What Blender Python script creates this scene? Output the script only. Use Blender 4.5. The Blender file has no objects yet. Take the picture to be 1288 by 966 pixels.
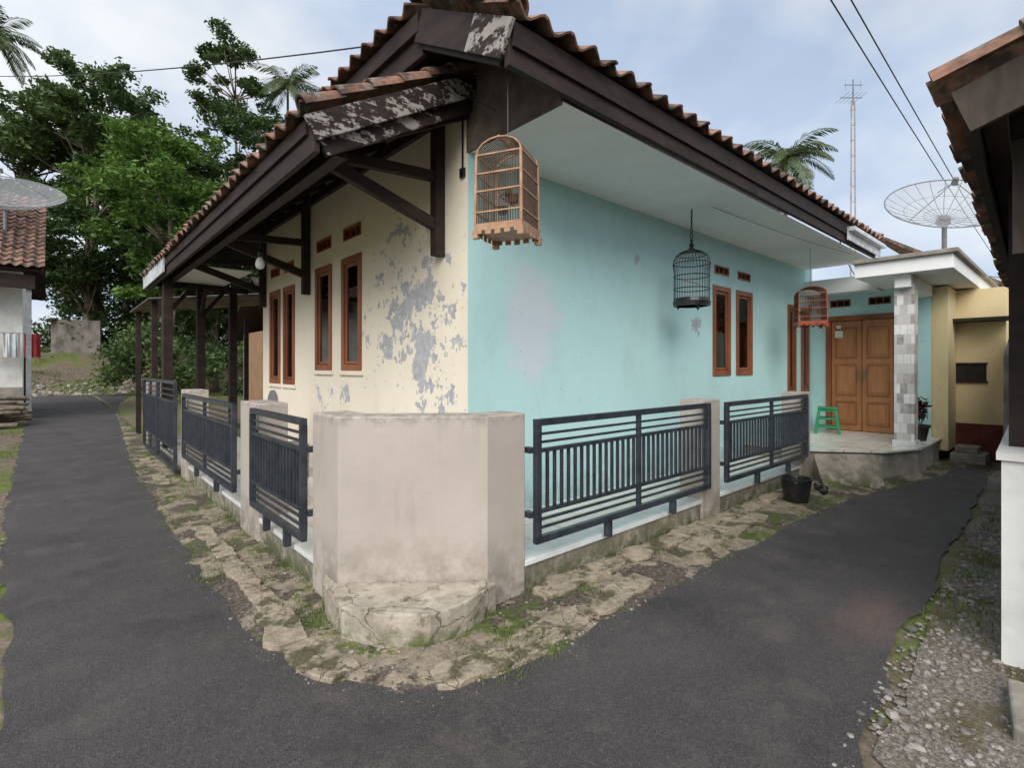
import bpy, math, random
import numpy as np
from mathutils import Vector, noise, Matrix
random.seed(7); np.random.seed(7)
scene = bpy.context.scene

# ------------------------------------------------------------------ helpers
def link(o, parent=None):
    scene.collection.objects.link(o)
    if parent is not None: o.parent = parent
    return o
def empty(name):
    o = bpy.data.objects.new(name, None); o.empty_display_size = .2
    return link(o)
CA, SA = .7455, .6665
def CW(xc, d, z=0.0):           # street-bearing coordinates -> site coordinates
    return Vector((CA*xc+SA*d, -SA*xc+CA*d, z))

class MB:
    def __init__(s): s.v=[]; s.f=[]; s.m=[]; s.mats=[]
    def mi(s, mat):
        if mat not in s.mats: s.mats.append(mat)
        return s.mats.index(mat)
    def add(s, vs, fs, mat):
        b=len(s.v); k=s.mi(mat)
        s.v.extend([tuple(v) for v in vs])
        for f in fs: s.f.append(tuple(i+b for i in f)); s.m.append(k)
    def box(s,x0,x1,y0,y1,z0,z1,mat):
        vs=[(x0,y0,z0),(x1,y0,z0),(x1,y1,z0),(x0,y1,z0),(x0,y0,z1),(x1,y0,z1),(x1,y1,z1),(x0,y1,z1)]
        s.add(vs,[(0,3,2,1),(4,5,6,7),(0,1,5,4),(1,2,6,5),(2,3,7,6),(3,0,4,7)],mat)
    def beam(s,p,q,w,h,mat,up=(0,0,1)):
        p=Vector(p);q=Vector(q);d=(q-p).normalized();up=Vector(up)
        if abs(d.dot(up))>.98: up=Vector((1,0,0))
        a=d.cross(up).normalized(); b=a.cross(d).normalized()
        a*=w/2;b*=h/2
        vs=[p-a-b,p+a-b,p+a+b,p-a+b,q-a-b,q+a-b,q+a+b,q-a+b]
        s.add(vs,[(0,3,2,1),(4,5,6,7),(0,1,5,4),(1,2,6,5),(2,3,7,6),(3,0,4,7)],mat)
    def cyl(s,p,q,r0,r1,mat,n=8,cap=True):
        p=Vector(p);q=Vector(q);d=(q-p).normalized()
        up=Vector((0,0,1)) if abs(d.z)<.95 else Vector((1,0,0))
        a=d.cross(up).normalized(); b=a.cross(d).normalized()
        vs=[]
        for c,r in((p,r0),(q,r1)):
            for i in range(n):
                t=2*math.pi*i/n; vs.append(c+a*math.cos(t)*r+b*math.sin(t)*r)
        fs=[(i,(i+1)%n,n+(i+1)%n,n+i) for i in range(n)]
        if cap: fs+= [tuple(reversed(range(n))), tuple(range(n,2*n))]
        s.add(vs,fs,mat)
    def path(s,pts,r,mat,n=6):
        for i in range(len(pts)-1):
            s.cyl(pts[i],pts[i+1],r if not callable(r) else r(i/(len(pts)-1)), r if not callable(r) else r((i+1)/(len(pts)-1)),mat,n,True)
    def prism(s,poly,z0,z1,mat):
        n=len(poly)
        zf0=z0 if not isinstance(z0,(int,float)) else [z0]*n
        zf1=z1 if not isinstance(z1,(int,float)) else [z1]*n
        vs=[(x,y,zf0[i]) for i,(x,y) in enumerate(poly)]+[(x,y,zf1[i]) for i,(x,y) in enumerate(poly)]
        fs=[tuple(reversed(range(n))),tuple(range(n,2*n))]+[(i,(i+1)%n,n+(i+1)%n,n+i) for i in range(n)]
        s.add(vs,fs,mat)
    def lathe(s,prof,c,mat,n=24,cap=False):
        c=Vector(c); vs=[];fs=[]
        for r,z in prof:
            for i in range(n):
                t=2*math.pi*i/n; vs.append((c.x+r*math.cos(t),c.y+r*math.sin(t),c.z+z))
        for j in range(len(prof)-1):
            for i in range(n):
                fs.append((j*n+i,j*n+(i+1)%n,(j+1)*n+(i+1)%n,(j+1)*n+i))
        if cap: fs.append(tuple(reversed(range(n)))); fs.append(tuple(range((len(prof)-1)*n,len(prof)*n)))
        s.add(vs,fs,mat)
    def build(s,name,parent=None,bevel=0,smooth=False,xf=None):
        me=bpy.data.meshes.new(name); me.from_pydata(s.v,[],s.f)
        for m in s.mats: me.materials.append(m)
        me.polygons.foreach_set('material_index',s.m)
        if smooth: me.polygons.foreach_set('use_smooth',[True]*len(s.f))
        me.update()
        if xf is not None: me.transform(xf)
        o=bpy.data.objects.new(name,me); link(o,parent)
        if bevel:
            b=o.modifiers.new('bevel','BEVEL'); b.width=bevel; b.segments=2; b.limit_method='ANGLE'; b.angle_limit=.7
        return o

# ------------------------------------------------------------------ materials
class NT:
    def __init__(s,name):
        s.mat=bpy.data.materials.new(name); s.mat.use_nodes=True
        s.t=s.mat.node_tree; s.t.nodes.clear()
        s.out=s.n('ShaderNodeOutputMaterial'); s.b=s.n('ShaderNodeBsdfPrincipled')
        s.l(s.b.outputs[0],s.out.inputs[0])
        s.tc=s.n('ShaderNodeTexCoord').outputs['Object']
    def n(s,t): return s.t.nodes.new(t)
    def l(s,a,b): s.t.links.new(a,b)
    def noise(s,scale,detail=6,rough=.6,vec=None,sc=None):
        k=s.n('ShaderNodeTexNoise'); k.inputs['Scale'].default_value=scale; k.inputs['Detail'].default_value=min(detail,5) if scale<4 else min(detail,3); k.inputs['Roughness'].default_value=rough
        v=vec or s.tc
        if sc:
            m=s.n('ShaderNodeMapping'); m.inputs['Scale'].default_value=sc; s.l(v,m.inputs[0]); v=m.outputs[0]
        s.l(v,k.inputs['Vector']); return k.outputs['Fac']
    def ramp(s,x,a,b):
        k=s.n('ShaderNodeMapRange'); k.inputs['From Min'].default_value=a; k.inputs['From Max'].default_value=b; k.clamp=True
        s.l(x,k.inputs['Value']); return k.outputs[0]
    def math(s,op,a,b=None):
        k=s.n('ShaderNodeMath'); k.operation=op; k.use_clamp=False
        for i,x in enumerate((a,b)):
            if x is None: continue
            if isinstance(x,(int,float)): k.inputs[i].default_value=x
            else: s.l(x,k.inputs[i])
        return k.outputs[0]
    def mix(s,f,a,b):
        k=s.n('ShaderNodeMix'); k.data_type='RGBA'
        for idx,x in ((0,f),(6,a),(7,b)):
            if isinstance(x,(int,float)): k.inputs[idx].default_value=x
            elif isinstance(x,tuple): k.inputs[idx].default_value=(*x,1)
            else: s.l(x,k.inputs[idx])
        return k.outputs[2]
    def dist(s,c,sc):
        m=s.n('ShaderNodeVectorMath'); m.operation='SUBTRACT'; s.l(s.tc,m.inputs[0]); m.inputs[1].default_value=c
        m2=s.n('ShaderNodeVectorMath'); m2.operation='MULTIPLY'; s.l(m.outputs[0],m2.inputs[0]); m2.inputs[1].default_value=sc
        m3=s.n('ShaderNodeVectorMath'); m3.operation='LENGTH'; s.l(m2.outputs[0],m3.inputs[0]); return m3.outputs['Value']
    def z(s):
        k=s.n('ShaderNodeSeparateXYZ'); s.l(s.tc,k.inputs[0]); return k.outputs['Z']
    def cracks(s,scale,warp,wscale,w0,w1):
        v=s.n('ShaderNodeTexVoronoi'); v.feature='DISTANCE_TO_EDGE'; v.inputs['Scale'].default_value=scale
        wv=s.n('ShaderNodeVectorMath'); wv.operation='MULTIPLY_ADD'; nz=s.n('ShaderNodeTexNoise'); nz.inputs['Scale'].default_value=wscale; nz.inputs['Detail'].default_value=4
        s.l(s.tc,nz.inputs['Vector']); s.l(nz.outputs['Color'],wv.inputs[0]); wv.inputs[1].default_value=(warp,)*3; s.l(s.tc,wv.inputs[2]); s.l(wv.outputs[0],v.inputs['Vector'])
        return s.ramp(v.outputs['Distance'],w1,w0)
    def bump(s,h,st=.3,d=.02):
        k=s.n('ShaderNodeBump'); k.inputs['Strength'].default_value=st; k.inputs['Distance'].default_value=d
        s.l(h,k.inputs['Height']); s.l(k.outputs[0],s.b.inputs['Normal'])
    def fin(s,col,rough=.85,spec=.3,metal=0):
        if isinstance(col,tuple): s.b.inputs['Base Color'].default_value=(*col,1)
        else: s.l(col,s.b.inputs['Base Color'])
        if isinstance(rough,(int,float)): s.b.inputs['Roughness'].default_value=rough
        else: s.l(rough,s.b.inputs['Roughness'])
        s.b.inputs['Specular IOR Level'].default_value=spec; s.b.inputs['Metallic'].default_value=metal
        return s.mat
def simple(name,c1,c2,scale=5,rough=.8,bump=.2,bs=None,spec=.3,metal=0,lo=.35,hi=.65,sc=None,bd=.01):
    m=NT(name); f=m.noise(scale,5,.65,sc=sc); col=m.mix(m.ramp(f,lo,hi),c1,c2)
    if bump: m.bump(m.noise(bs or scale*6,3,sc=sc),bump,bd)
    return m.fin(col,rough,spec,metal)

def wall_mat(name,base,stain,peels,pink=None,peelcol=(.33,.34,.38)):
    m=NT(name)
    col=m.mix(m.ramp(m.noise(.9,6,.6),.3,.75),base,tuple(c*.90 for c in base))
    st=m.ramp(m.noise(2.2,8,.7,sc=(1,1,.35)),.52,.8)
    col=m.mix(m.math('MULTIPLY',st,.40),col,stain)
    zz=m.z()
    top=m.math('MULTIPLY',m.ramp(zz,2.7,3.5),m.ramp(m.noise(3,6,.7),.35,.7))
    col=m.mix(m.math('MULTIPLY',top,.30),col,stain)
    low=m.math('MULTIPLY',m.ramp(zz,.9,.2),m.ramp(m.noise(5,6,.7),.3,.6))
    col=m.mix(m.math('MULTIPLY',low,.6),col,tuple(c*.5 for c in stain))
    if pink:
        d=m.math('ADD',m.dist(pink[0],pink[1]),m.math('MULTIPLY',m.math('SUBTRACT',m.noise(4,4),.5),1.2)); col=m.mix(m.math('MULTIPLY',m.ramp(d,1.1,.6),.6),col,pink[2])
    h=m.noise(60,3)
    for c,sc,th in peels:
        d=m.dist(c,sc)
        k=m.math('SUBTRACT',m.noise(3.9,5,.62),m.math('MULTIPLY',m.math('MULTIPLY',d,d),.12))
        k=m.math('ADD',k,m.math('MULTIPLY',m.math('SUBTRACT',m.noise(15,6,.6),.5),.38))
        k=m.ramp(k,th,th+.015)
        pc=m.mix(m.ramp(m.noise(14,6),.35,.65),peelcol,tuple(x*1.4 for x in peelcol))
        col=m.mix(m.math('MULTIPLY',k,.88),col,pc)
        h=m.math('SUBTRACT',h,m.math('MULTIPLY',k,1.2))
    sp=m.ramp(m.noise(22,3,.5),.70,.74); col=m.mix(m.math('MULTIPLY',sp,.5),col,tuple(c*.45 for c in stain))
    m.bump(h,.25,.008)
    return m.fin(col,.88,.2)

AQUA=wall_mat('aqua_plaster',(.53,.79,.785),(.37,.50,.50),
    [((6.62,3.55,2.25),(6,1,3.2),.47),((5.2,3.55,2.9),(9,1,9),.5)],
    ((3.45,3.55,2.05),(2.5,1,1.6),(.70,.68,.76)))
CREAM=wall_mat('cream_plaster',(.86,.78,.64),(.62,.53,.42),
    [((2.66,4.45,2.05),(1,1.1,1.05),.485),((2.66,6.3,1.2),(1,1.4,2.2),.53),((2.66,4.0,1.1),(1,1.6,1.8),.53)])
YEL=wall_mat('ochre_plaster',(.74,.61,.36),(.45,.36,.22),[])
SOFF=wall_mat('soffit_board',(.88,.88,.87),(.64,.66,.66),[])
MAROON=simple('maroon_paint',(.09,.02,.018),(.14,.04,.03),6)
m=NT('painted_render_taupe')
col=m.mix(m.ramp(m.noise(1.6,8,.65),.3,.7),(.47,.41,.365),(.40,.35,.31))
zz=m.z()
low=m.math('MULTIPLY',m.ramp(zz,.55,.12),m.ramp(m.noise(7,8,.7),.35,.6)); col=m.mix(m.math('MULTIPLY',low,.7),col,(.16,.14,.10))
tp=m.math('MULTIPLY',m.ramp(zz,1.2,1.29),m.ramp(m.noise(12,6,.7),.42,.6)); col=m.mix(m.math('MULTIPLY',tp,.6),col,(.14,.12,.10))
sk=m.ramp(m.noise(9,6,.7,sc=(1,1,.15)),.58,.8); col=m.mix(m.math('MULTIPLY',sk,.35),col,(.25,.21,.18))
m.bump(m.noise(45,5),.25,.006); TAUPE=m.fin(col,.85,.25)
m=NT('raw_plinth_cement')
col=m.mix(m.ramp(m.noise(4,8,.7),.35,.65),(.34,.30,.25),(.20,.18,.15))
low=m.math('MULTIPLY',m.ramp(m.z(),.22,.02),m.ramp(m.noise(8,8,.7),.38,.55)); col=m.mix(low,col,(.07,.09,.03))
sk=m.ramp(m.noise(11,6,.7,sc=(1,1,.2)),.52,.7); col=m.mix(m.math('MULTIPLY',sk,.6),col,(.10,.09,.07))
m.bump(m.noise(30,6),.5,.01); PLINTH=m.fin(col,.9,.2)
m=NT('ledge_cement'); n2=m.noise(5,8,.7)
col=m.mix(m.ramp(n2,.35,.65),(.46,.41,.34),(.29,.25,.20)); col=m.mix(m.math('MULTIPLY',m.ramp(m.noise(9,7,.7),.55,.66),.8),col,(.15,.12,.08))
ck=m.cracks(2.2,.25,5,.0,.010); col=m.mix(m.math('MULTIPLY',ck,.8),col,(.05,.045,.035))
low=m.math('MULTIPLY',m.ramp(m.z(),.12,.02),m.ramp(m.noise(7,7,.7),.40,.55)); col=m.mix(low,col,(.07,.10,.025))
m.bump(m.math('SUBTRACT',m.noise(30,6,.7),ck),.5,.012); LEDGE=m.fin(col,.9,.2)
TILEW=simple('white_ceramic_tile',(.78,.80,.80),(.60,.62,.62),3,.25,.0,spec=.5)
m=NT('porch_floor_tile')
br=m.n('ShaderNodeTexBrick'); br.offset=0; br.inputs['Scale'].default_value=1; br.inputs['Brick Width'].default_value=.4; br.inputs['Row Height'].default_value=.4; br.inputs['Mortar Size'].default_value=.004
br.inputs['Color1'].default_value=(.76,.74,.68,1); br.inputs['Color2'].default_value=(.71,.69,.63,1); br.inputs['Mortar'].default_value=(.2,.19,.17,1); m.l(m.tc,br.inputs[0])
PORCH=m.fin(m.mix(m.math('MULTIPLY',m.ramp(m.noise(3,6),.45,.7),.4),br.outputs[0],(.3,.27,.22)),.25,.5)
def dark_wood():
    m=NT('weathered_dark_wood')
    g=m.noise(5,8,.7,sc=(.5,.5,2))
    col=m.mix(m.ramp(g,.3,.7),(.014,.009,.008),(.040,.025,.021))
    return m,col
m,col=dark_wood(); m.bump(m.noise(18,6),.3,.006); DWOOD=m.fin(col,.7,.3)
m,col=dark_wood(); m.mat.name='peeling_barge_paint'
k=m.math('ADD',m.noise(3.9,5,.7,sc=(.6,.6,2.4)),m.math('MULTIPLY',m.math('SUBTRACT',m.noise(26,5,.6),.5),.4))
col=m.mix(m.math('MULTIPLY',m.ramp(k,.51,.57),.85),col,(.38,.35,.33)); m.bump(k,.3,.005); PEELW=m.fin(col,.75,.3)
WHITEW=simple('white_fascia',(.66,.70,.74),(.42,.44,.46),6,.5,.1)
FRAME=simple('varnished_frame',(.20,.060,.025),(.32,.11,.045),4,.4,.1,sc=(1,1,.3),spec=.5)
DOORW=simple('door_teak',(.36,.145,.05),(.46,.20,.08),5,.35,.1,sc=(3,3,.4),spec=.5)
DOORT=simple('door_moulding',(.24,.085,.03),(.33,.13,.05),5,.35,.1,spec=.5)
BLACKM=simple('charcoal_metal_paint',(.018,.022,.030),(.042,.049,.060),9,.42,.12,spec=.5)
BLACKP=simple('black_plastic',(.010,.010,.011),(.022,.022,.023),7,.35,.05,spec=.5)
GREENP=simple('green_plastic',(.012,.22,.085),(.018,.27,.11),7,.35,.02,spec=.5)
REDC=simple('red_lacquer',(.22,.038,.015),(.32,.07,.03),7,.4,.05)
BAMB=simple('bamboo_wood',(.46,.29,.18),(.33,.185,.11),12,.5,.1)
BAMBD=simple('cage_dark_wood',(.075,.042,.028),(.12,.065,.04),12,.5,.1)
METAL=simple('grey_metal',(.30,.31,.32),(.20,.20,.20),9,.45,.05,metal=.5)
RUST=simple('rusted_mast',(.42,.36,.33),(.28,.18,.15),6,.7,.1)
CONC=simple('rough_concrete',(.34,.31,.27),(.20,.18,.155),4,.9,.6,bd=.01)
WHITEC=simple('white_painted_cement',(.74,.74,.71),(.50,.49,.46),2.5,.85,.25,lo=.4,hi=.75)
RUBBER=simple('wire_insulation',(.02,.02,.02),(.03,.03,.03),4,.6,0)
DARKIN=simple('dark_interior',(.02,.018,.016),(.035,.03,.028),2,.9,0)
CURT=simple('curtain_cloth',(.70,.72,.72),(.36,.39,.40),3.5,.9,.3,sc=(2,2,.4))
m=NT('tiled_pillar')
sx=m.n('ShaderNodeSeparateXYZ'); m.l(m.tc,sx.inputs[0]); cx_=m.n('ShaderNodeCombineXYZ'); m.l(m.math('ADD',sx.outputs['X'],sx.outputs['Y']),cx_.inputs[0]); m.l(sx.outputs['Z'],cx_.inputs[1])
vo=m.n('ShaderNodeTexBrick'); vo.offset=.5; vo.inputs['Scale'].default_value=1; vo.inputs['Brick Width'].default_value=.085; vo.inputs['Row Height'].default_value=.15; vo.inputs['Mortar Size'].default_value=.0025; vo.inputs['Bias'].default_value=-.1
vo.inputs['Color1'].default_value=(.82,.81,.80,1); vo.inputs['Color2'].default_value=(.20,.16,.145,1); vo.inputs['Mortar'].default_value=(.4,.38,.36,1); m.l(cx_.outputs[0],vo.inputs[0])
PILL=m.fin(m.mix(m.math('MULTIPLY',m.ramp(m.noise(18,6,.7),.45,.6),.45),vo.outputs[0],(.60,.57,.56)),.3,.5)
m=NT('window_glass')
g=m.n('ShaderNodeBsdfGlossy'); g.inputs['Roughness'].default_value=.03; tr=m.n('ShaderNodeBsdfTransparent'); tr.inputs[0].default_value=(.80,.85,.85,1)
mx=m.n('ShaderNodeMixShader'); fr=m.n('ShaderNodeFresnel'); fr.inputs[0].default_value=1.9
m.l(fr.outputs[0],mx.inputs[0]); m.l(tr.outputs[0],mx.inputs[1]); m.l(g.outputs[0],mx.inputs[2]); m.l(mx.outputs[0],m.out.inputs[0]); GLASS=m.mat
m=NT('clay_roof_tile')
rnd=m.n('ShaderNodeNewGeometry').outputs['Random Per Island']
col=m.mix(rnd,(.21,.10,.070),(.35,.20,.145))
col=m.mix(m.ramp(m.noise(5,8,.7),.40,.60),col,(.070,.054,.047))
col=m.mix(m.math('MULTIPLY',m.ramp(m.noise(11,8,.7),.54,.64),.8),col,(.20,.19,.165))
m.bump(m.noise(40,5),.4,.006); CLAY=m.fin(col,.88,.2)
m=NT('asphalt')
n1=m.noise(.9,8,.6); n2=m.noise(130,3,.7); n3=m.noise(40,5,.7)
col=m.mix(m.ramp(n1,.3,.7),(.048,.043,.044),(.082,.074,.074))
col=m.mix(m.math('MULTIPLY',m.ramp(n2,.54,.68),.65),col,(.18,.165,.16))
col=m.mix(m.math('MULTIPLY',m.ramp(n3,.54,.64),.28),col,(.16,.145,.14))
col=m.mix(m.math('MULTIPLY',m.ramp(n2,.46,.36),.65),col,(.014,.013,.013))
d=m.ramp(m.noise(2.6,8,.7),.52,.72); col=m.mix(m.math('MULTIPLY',d,.42),col,(.15,.13,.12))
wet=m.ramp(m.noise(1.5,6,.6),.56,.66); col=m.mix(m.math('MULTIPLY',wet,.42),col,(.028,.026,.028))
d=m.dist((3.9,.9,0),(1.6,4.5,1)); col=m.mix(m.math('MULTIPLY',m.ramp(m.math('ADD',d,m.noise(6,6)),1.5,.6),.34),col,(.24,.14,.115))
m.bump(m.math('ADD',n2,m.math('MULTIPLY',n3,.6)),.7,.014); ASPH=m.fin(col,m.math('SUBTRACT',m.math('ADD',m.math('MULTIPLY',m.noise(1.1,6),.4),.42),m.math('MULTIPLY',wet,.14)),.35)
m=NT('soil_and_grass')
n1=m.noise(.35,8,.65); n2=m.noise(7,8,.7)
col=m.mix(m.ramp(n2,.35,.65),(.20,.16,.125),(.10,.08,.06))
gr=m.mix(m.ramp(n2,.3,.7),(.055,.090,.022),(.16,.18,.055))
col=m.mix(m.ramp(m.math('ADD',m.math('MULTIPLY',n1,.7),m.math('MULTIPLY',n2,.3)),.47,.54),col,gr); m.bump(n2,.8,.04); SOIL=m.fin(col,.95,.1)
m=NT('mossy_verge')
n2=m.noise(3.5,5,.7); n4=m.noise(35,6,.7)
soil=m.mix(m.ramp(n4,.35,.65),(.050,.040,.033),(.15,.125,.105))
conc=m.mix(m.ramp(m.noise(9,4,.7),.35,.65),(.32,.265,.195),(.18,.15,.12))
conc=m.mix(m.math('MULTIPLY',m.cracks(2.4,.35,6,.0,.014),.7),conc,(.05,.04,.032))
pt=m.ramp(m.math('ADD',m.noise(1.9,6,.6),m.math('MULTIPLY',m.math('SUBTRACT',n2,.5),.5)),.48,.51)
col=m.mix(pt,soil,conc)
moss=m.ramp(m.math('ADD',m.noise(1.7,5,.6),m.math('MULTIPLY',m.math('SUBTRACT',m.noise(20,5,.7),.5),.6)),.535,.61)
col=m.mix(m.math('MULTIPLY',moss,.85),col,m.mix(m.noise(30,4),(.035,.060,.012),(.11,.155,.03)))
m.bump(m.math('ADD',n4,m.math('MULTIPLY',pt,.8)),.8,.018); BROKEN=m.fin(col,.92,.15)
m=NT('kerb_cement')
n2=m.noise(12,8,.7); col=m.mix(m.ramp(n2,.35,.62),(.38,.32,.24),(.24,.20,.155))
col=m.mix(m.ramp(m.noise(3.8,5,.7),.50,.58),col,(.10,.09,.055))
ck=m.cracks(3.4,.3,5,.0,.012); col=m.mix(m.math('MULTIPLY',ck,.7),col,(.05,.045,.035))
m.bump(m.math('SUBTRACT',m.noise(30,6,.7),ck),.7,.012); KERB=m.fin(col,.92,.15)
m=NT('loose_stone'); rnd=m.n('ShaderNodeNewGeometry').outputs['Random Per Island']
col=m.mix(rnd,(.10,.09,.08),(.33,.30,.275)); m.bump(m.noise(60,4),.4,.004); STONE=m.fin(col,.85,.3)
m=NT('gravel_bed'); n2=m.noise(45,6,.7); col=m.mix(m.ramp(n2,.4,.6),(.12,.105,.09),(.27,.24,.21)); col=m.mix(m.ramp(m.noise(2.2,6),.5,.62),col,(.12,.10,.06)); m.bump(n2,.9,.02); GRAV=m.fin(col,.95,.15)
def leaf_mat(name,c1,c2,c3):
    m=NT(name); rnd=m.n('ShaderNodeNewGeometry').outputs['Random Per Island']
    col=m.mix(rnd,c1,c2); col=m.mix(m.ramp(m.noise(.45,3,.6),.42,.64),col,c3)
    m.fin(col,.5,.35); tl=m.n('ShaderNodeBsdfTranslucent'); m.l(col,tl.inputs[0])
    mx=m.n('ShaderNodeMixShader'); mx.inputs[0].default_value=.28; m.l(m.b.outputs[0],mx.inputs[1]); m.l(tl.outputs[0],mx.inputs[2]); m.l(mx.outputs[0],m.out.inputs[0]); return m.mat
LEAF_D=leaf_mat('foliage_dark',(.030,.060,.018),(.065,.11,.030),(.052,.085,.025))
LEAF_M=leaf_mat('foliage_mid',(.045,.085,.024),(.090,.145,.045),(.12,.17,.060))
LEAF_L=leaf_mat('foliage_light',(.085,.165,.030),(.15,.25,.05),(.10,.18,.035))
PALM=leaf_mat('palm_leaf',(.05,.085,.030),(.10,.14,.05),(.13,.16,.06))
GRASS=leaf_mat('grass_blades',(.05,.09,.018),(.14,.19,.045),(.16,.18,.055))
BARK=simple('bark',(.20,.17,.13),(.09,.07,.05),6,.95,.5,bd=.02)

# ------------------------------------------------------------------ terrain
def ground_h(x,y):
    t=min(max((y-38)/8,0),1); return 2.6*t*t*(3-2*t)
gm=MB()
xs=[-400,-150,-80,-50,-35,-25,-18,-12,-8,-5,-3,-2,-1,0,1,2,3,4,6,8,11,15,20,28,40,60,100,180,400]
ys=[-400,-100,-30,-10,-4,-2,0,1,2,3,4,6,8,10,13,16,20,24,28,32,36,38,39,40,41,42,43,44,45,46,50,60,80,120,200,400]
vs=[(x,y,ground_h(x,y)-.012) for y in ys for x in xs]; nx=len(xs)
gm.add(vs,[(j*nx+i,j*nx+i+1,(j+1)*nx+i+1,(j+1)*nx+i) for j in range(len(ys)-1) for i in range(nx-1)],SOIL)
gm.build('ground',smooth=True)

def densify(pts,step=.25,jit=.02,seed=0):
    out=[]
    for i in range(len(pts)-1):
        a=Vector(pts[i]);b=Vector(pts[i+1]);L=(b-a).length
        st=step if L<8 else step*3
        n=max(1,int(L/st))
        for k in range(n):
            p=a.lerp(b,k/n); nn=noise.noise_vector(Vector((p.x*2.2+seed,p.y*2.2,seed)))+noise.noise_vector(Vector((p.x*8+seed,p.y*8,seed)))*.5
            out.append((p.x+nn.x*jit*2,p.y+nn.y*jit*2))
    out.append(tuple(pts[-1])); return out
def smooth_path(pts,it=2):
    for _ in range(it):
        q=[pts[0]]
        for a,b in zip(pts[:-1],pts[1:]):
            q.append((a[0]*.75+b[0]*.25,a[1]*.75+b[1]*.25)); q.append((a[0]*.25+b[0]*.75,a[1]*.25+b[1]*.75))
        q.append(pts[-1]); pts=q
    return pts
inner=smooth_path([(3.6,38.5),(1.9,28),(1.45,19),(.97,11),(.87,7),(.83,4.6),(.88,3.4),(1.0,2.66),(1.24,2.24),(1.78,1.96),(2.55,1.98),(4.5,2.0),(7,1.92),(8.6,1.62),(10.2,1.35),(11.6,1.15)])
outer=smooth_path([(11.6,.98),(10.9,.97),(8,.82),(5.9,.76),(3.9,.72),(3.2,.66),(2.4,.6),(1.9,.2),(1.6,-.8),(1.5,-3),(-1.6,-3),(-1.5,.5),(-.7,2),(-.16,2.9),(-.17,3.4),(-.25,4.4),(-.4,7),(-.5,12),(-.62,20),(-.8,29),(-1.4,38.5)])
def sheet(name,poly,z,mat):
    from mathutils.geometry import tessellate_polygon
    vs=[Vector((x,y,z)) for x,y in poly]; tris=tessellate_polygon([vs])
    b=MB(); b.add(vs,[t for t in tris],mat)
    b.f=[f if (Vector(b.v[f[1]])-Vector(b.v[f[0]])).cross(Vector(b.v[f[2]])-Vector(b.v[f[0]])).z>0 else f[::-1] for f in b.f]
    return b.build(name)
inn_d=densify(inner,.12,.028,3); out_d=densify(outer,.12,.035,9)
sheet('asphalt_road',inn_d+out_d,.006,ASPH)
fen=[(1.5,38),(1.6,28),(1.55,19),(1.40,13),(1.40,9),(1.40,6),(1.40,4.2),(1.40,3.3),(1.62,2.95),(1.95,2.7),(2.3,2.64),(3.2,2.64),(5,2.64),(7.4,2.64),(8.1,2.64),(9.6,1.9),(10.6,1.75),(11.8,1.7)]
edge=[(1.7,38),(1.8,28),(1.38,19),(.93,11.4),(.84,9),(.81,6.5),(.77,4.6),(.83,3.3),(.95,2.60),(1.20,2.17),(1.76,1.90),(2.6,1.92),(4.5,1.94),(7,1.86),(8.6,1.56),(9.6,1.38),(10.3,1.30),(11.6,1.1)]
def resamp(p,n):
    out=[]
    for a,b in zip(p[:-1],p[1:]):
        for k in range(n): out.append((a[0]+(b[0]-a[0])*k/n,a[1]+(b[1]-a[1])*k/n))
    out.append(p[-1]); return out
F=resamp(fen,22);E=resamp(edge,22); nc=12; vs=[]
def vh(x,y,t):
    return -.004+.026*min(1,t*3)+.018*noise.noise(Vector((x*4,y*4,0)))+.008*noise.noise(Vector((x*14,y*14,3)))
for i in range(len(F)):
    for j in range(nc+1):
        t=j/nc; x=E[i][0]*(1-t)+F[i][0]*t; y=E[i][1]*(1-t)+F[i][1]*t
        h=vh(x,y,t)
        if j==0: h=-.004
        vs.append((x,y,max(h,-.004)))
b=MB(); w=nc+1
b.add(vs,[(i*w+j,(i+1)*w+j,(i+1)*w+j+1,i*w+j+1) for i in range(len(F)-1) for j in range(nc)],BROKEN)
b.build('verge_pavement',smooth=True)
b=MB()
def slab_run(pts,width,seed,keep=.86,zb=.032):
    r=random.Random(seed)
    pts=[Vector(p) for p in pts]
    for a,c in zip(pts[:-1],pts[1:]):
        L=(c-a).length; t=0; d=(c-a)/L; nrm=Vector((-d.y,d.x))
        while t<L-.05:
            l=min(r.uniform(.45,1.3),L-t); g=r.uniform(.004,.02)
            if r.random()<keep:
                p=a+d*(t+g); q=a+d*(t+l)
                off=nrm*r.uniform(-.012,.012); K=max(4,int(l/.05)); poly=[]
                ph=r.uniform(0,50)
                for sgn in(-1,1):
                    rng=range(K+1) if sgn<0 else range(K,-1,-1)
                    for kk in rng:
                        pp=p.lerp(q,kk/K); e_=1-.25*(abs(kk/K-.5)*2)**6
                        wv=width/2*e_*(1+.35*noise.noise(Vector((pp.x*5+ph,pp.y*5,sgn*3))))
                        pp=pp+nrm*(sgn*wv)+off; poly.append((pp.x+r.uniform(-.006,.006),pp.y+r.uniform(-.006,.006)))
                zt=zb+r.uniform(-.004,.010); tilt=r.uniform(-.012,.012)
                z1=[zt+tilt*((Vector(pp)-p).dot(d)) + r.uniform(-.002,.002) for pp in poly]
                b.prism(poly,-.01,z1,KERB)
            t+=l
slab_run([(1.14,11.5),(1.10,7),(1.05,4.6),(1.06,3.5)],.15,1,.75)
slab_run([(1.04,3.5),(1.02,3.0),(1.12,2.52)],.22,2,1,.036)
slab_run([(1.42,2.20),(1.85,2.10),(2.5,2.14),(3.3,2.2)],.22,4,.95)
slab_run([(3.5,2.26),(5.6,2.28)],.22,14,.55)
slab_run([(2.45,2.49),(3.8,2.50),(7.2,2.50)],.20,5,.95,.045)
b.build('kerb_slabs',bevel=.005)
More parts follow.
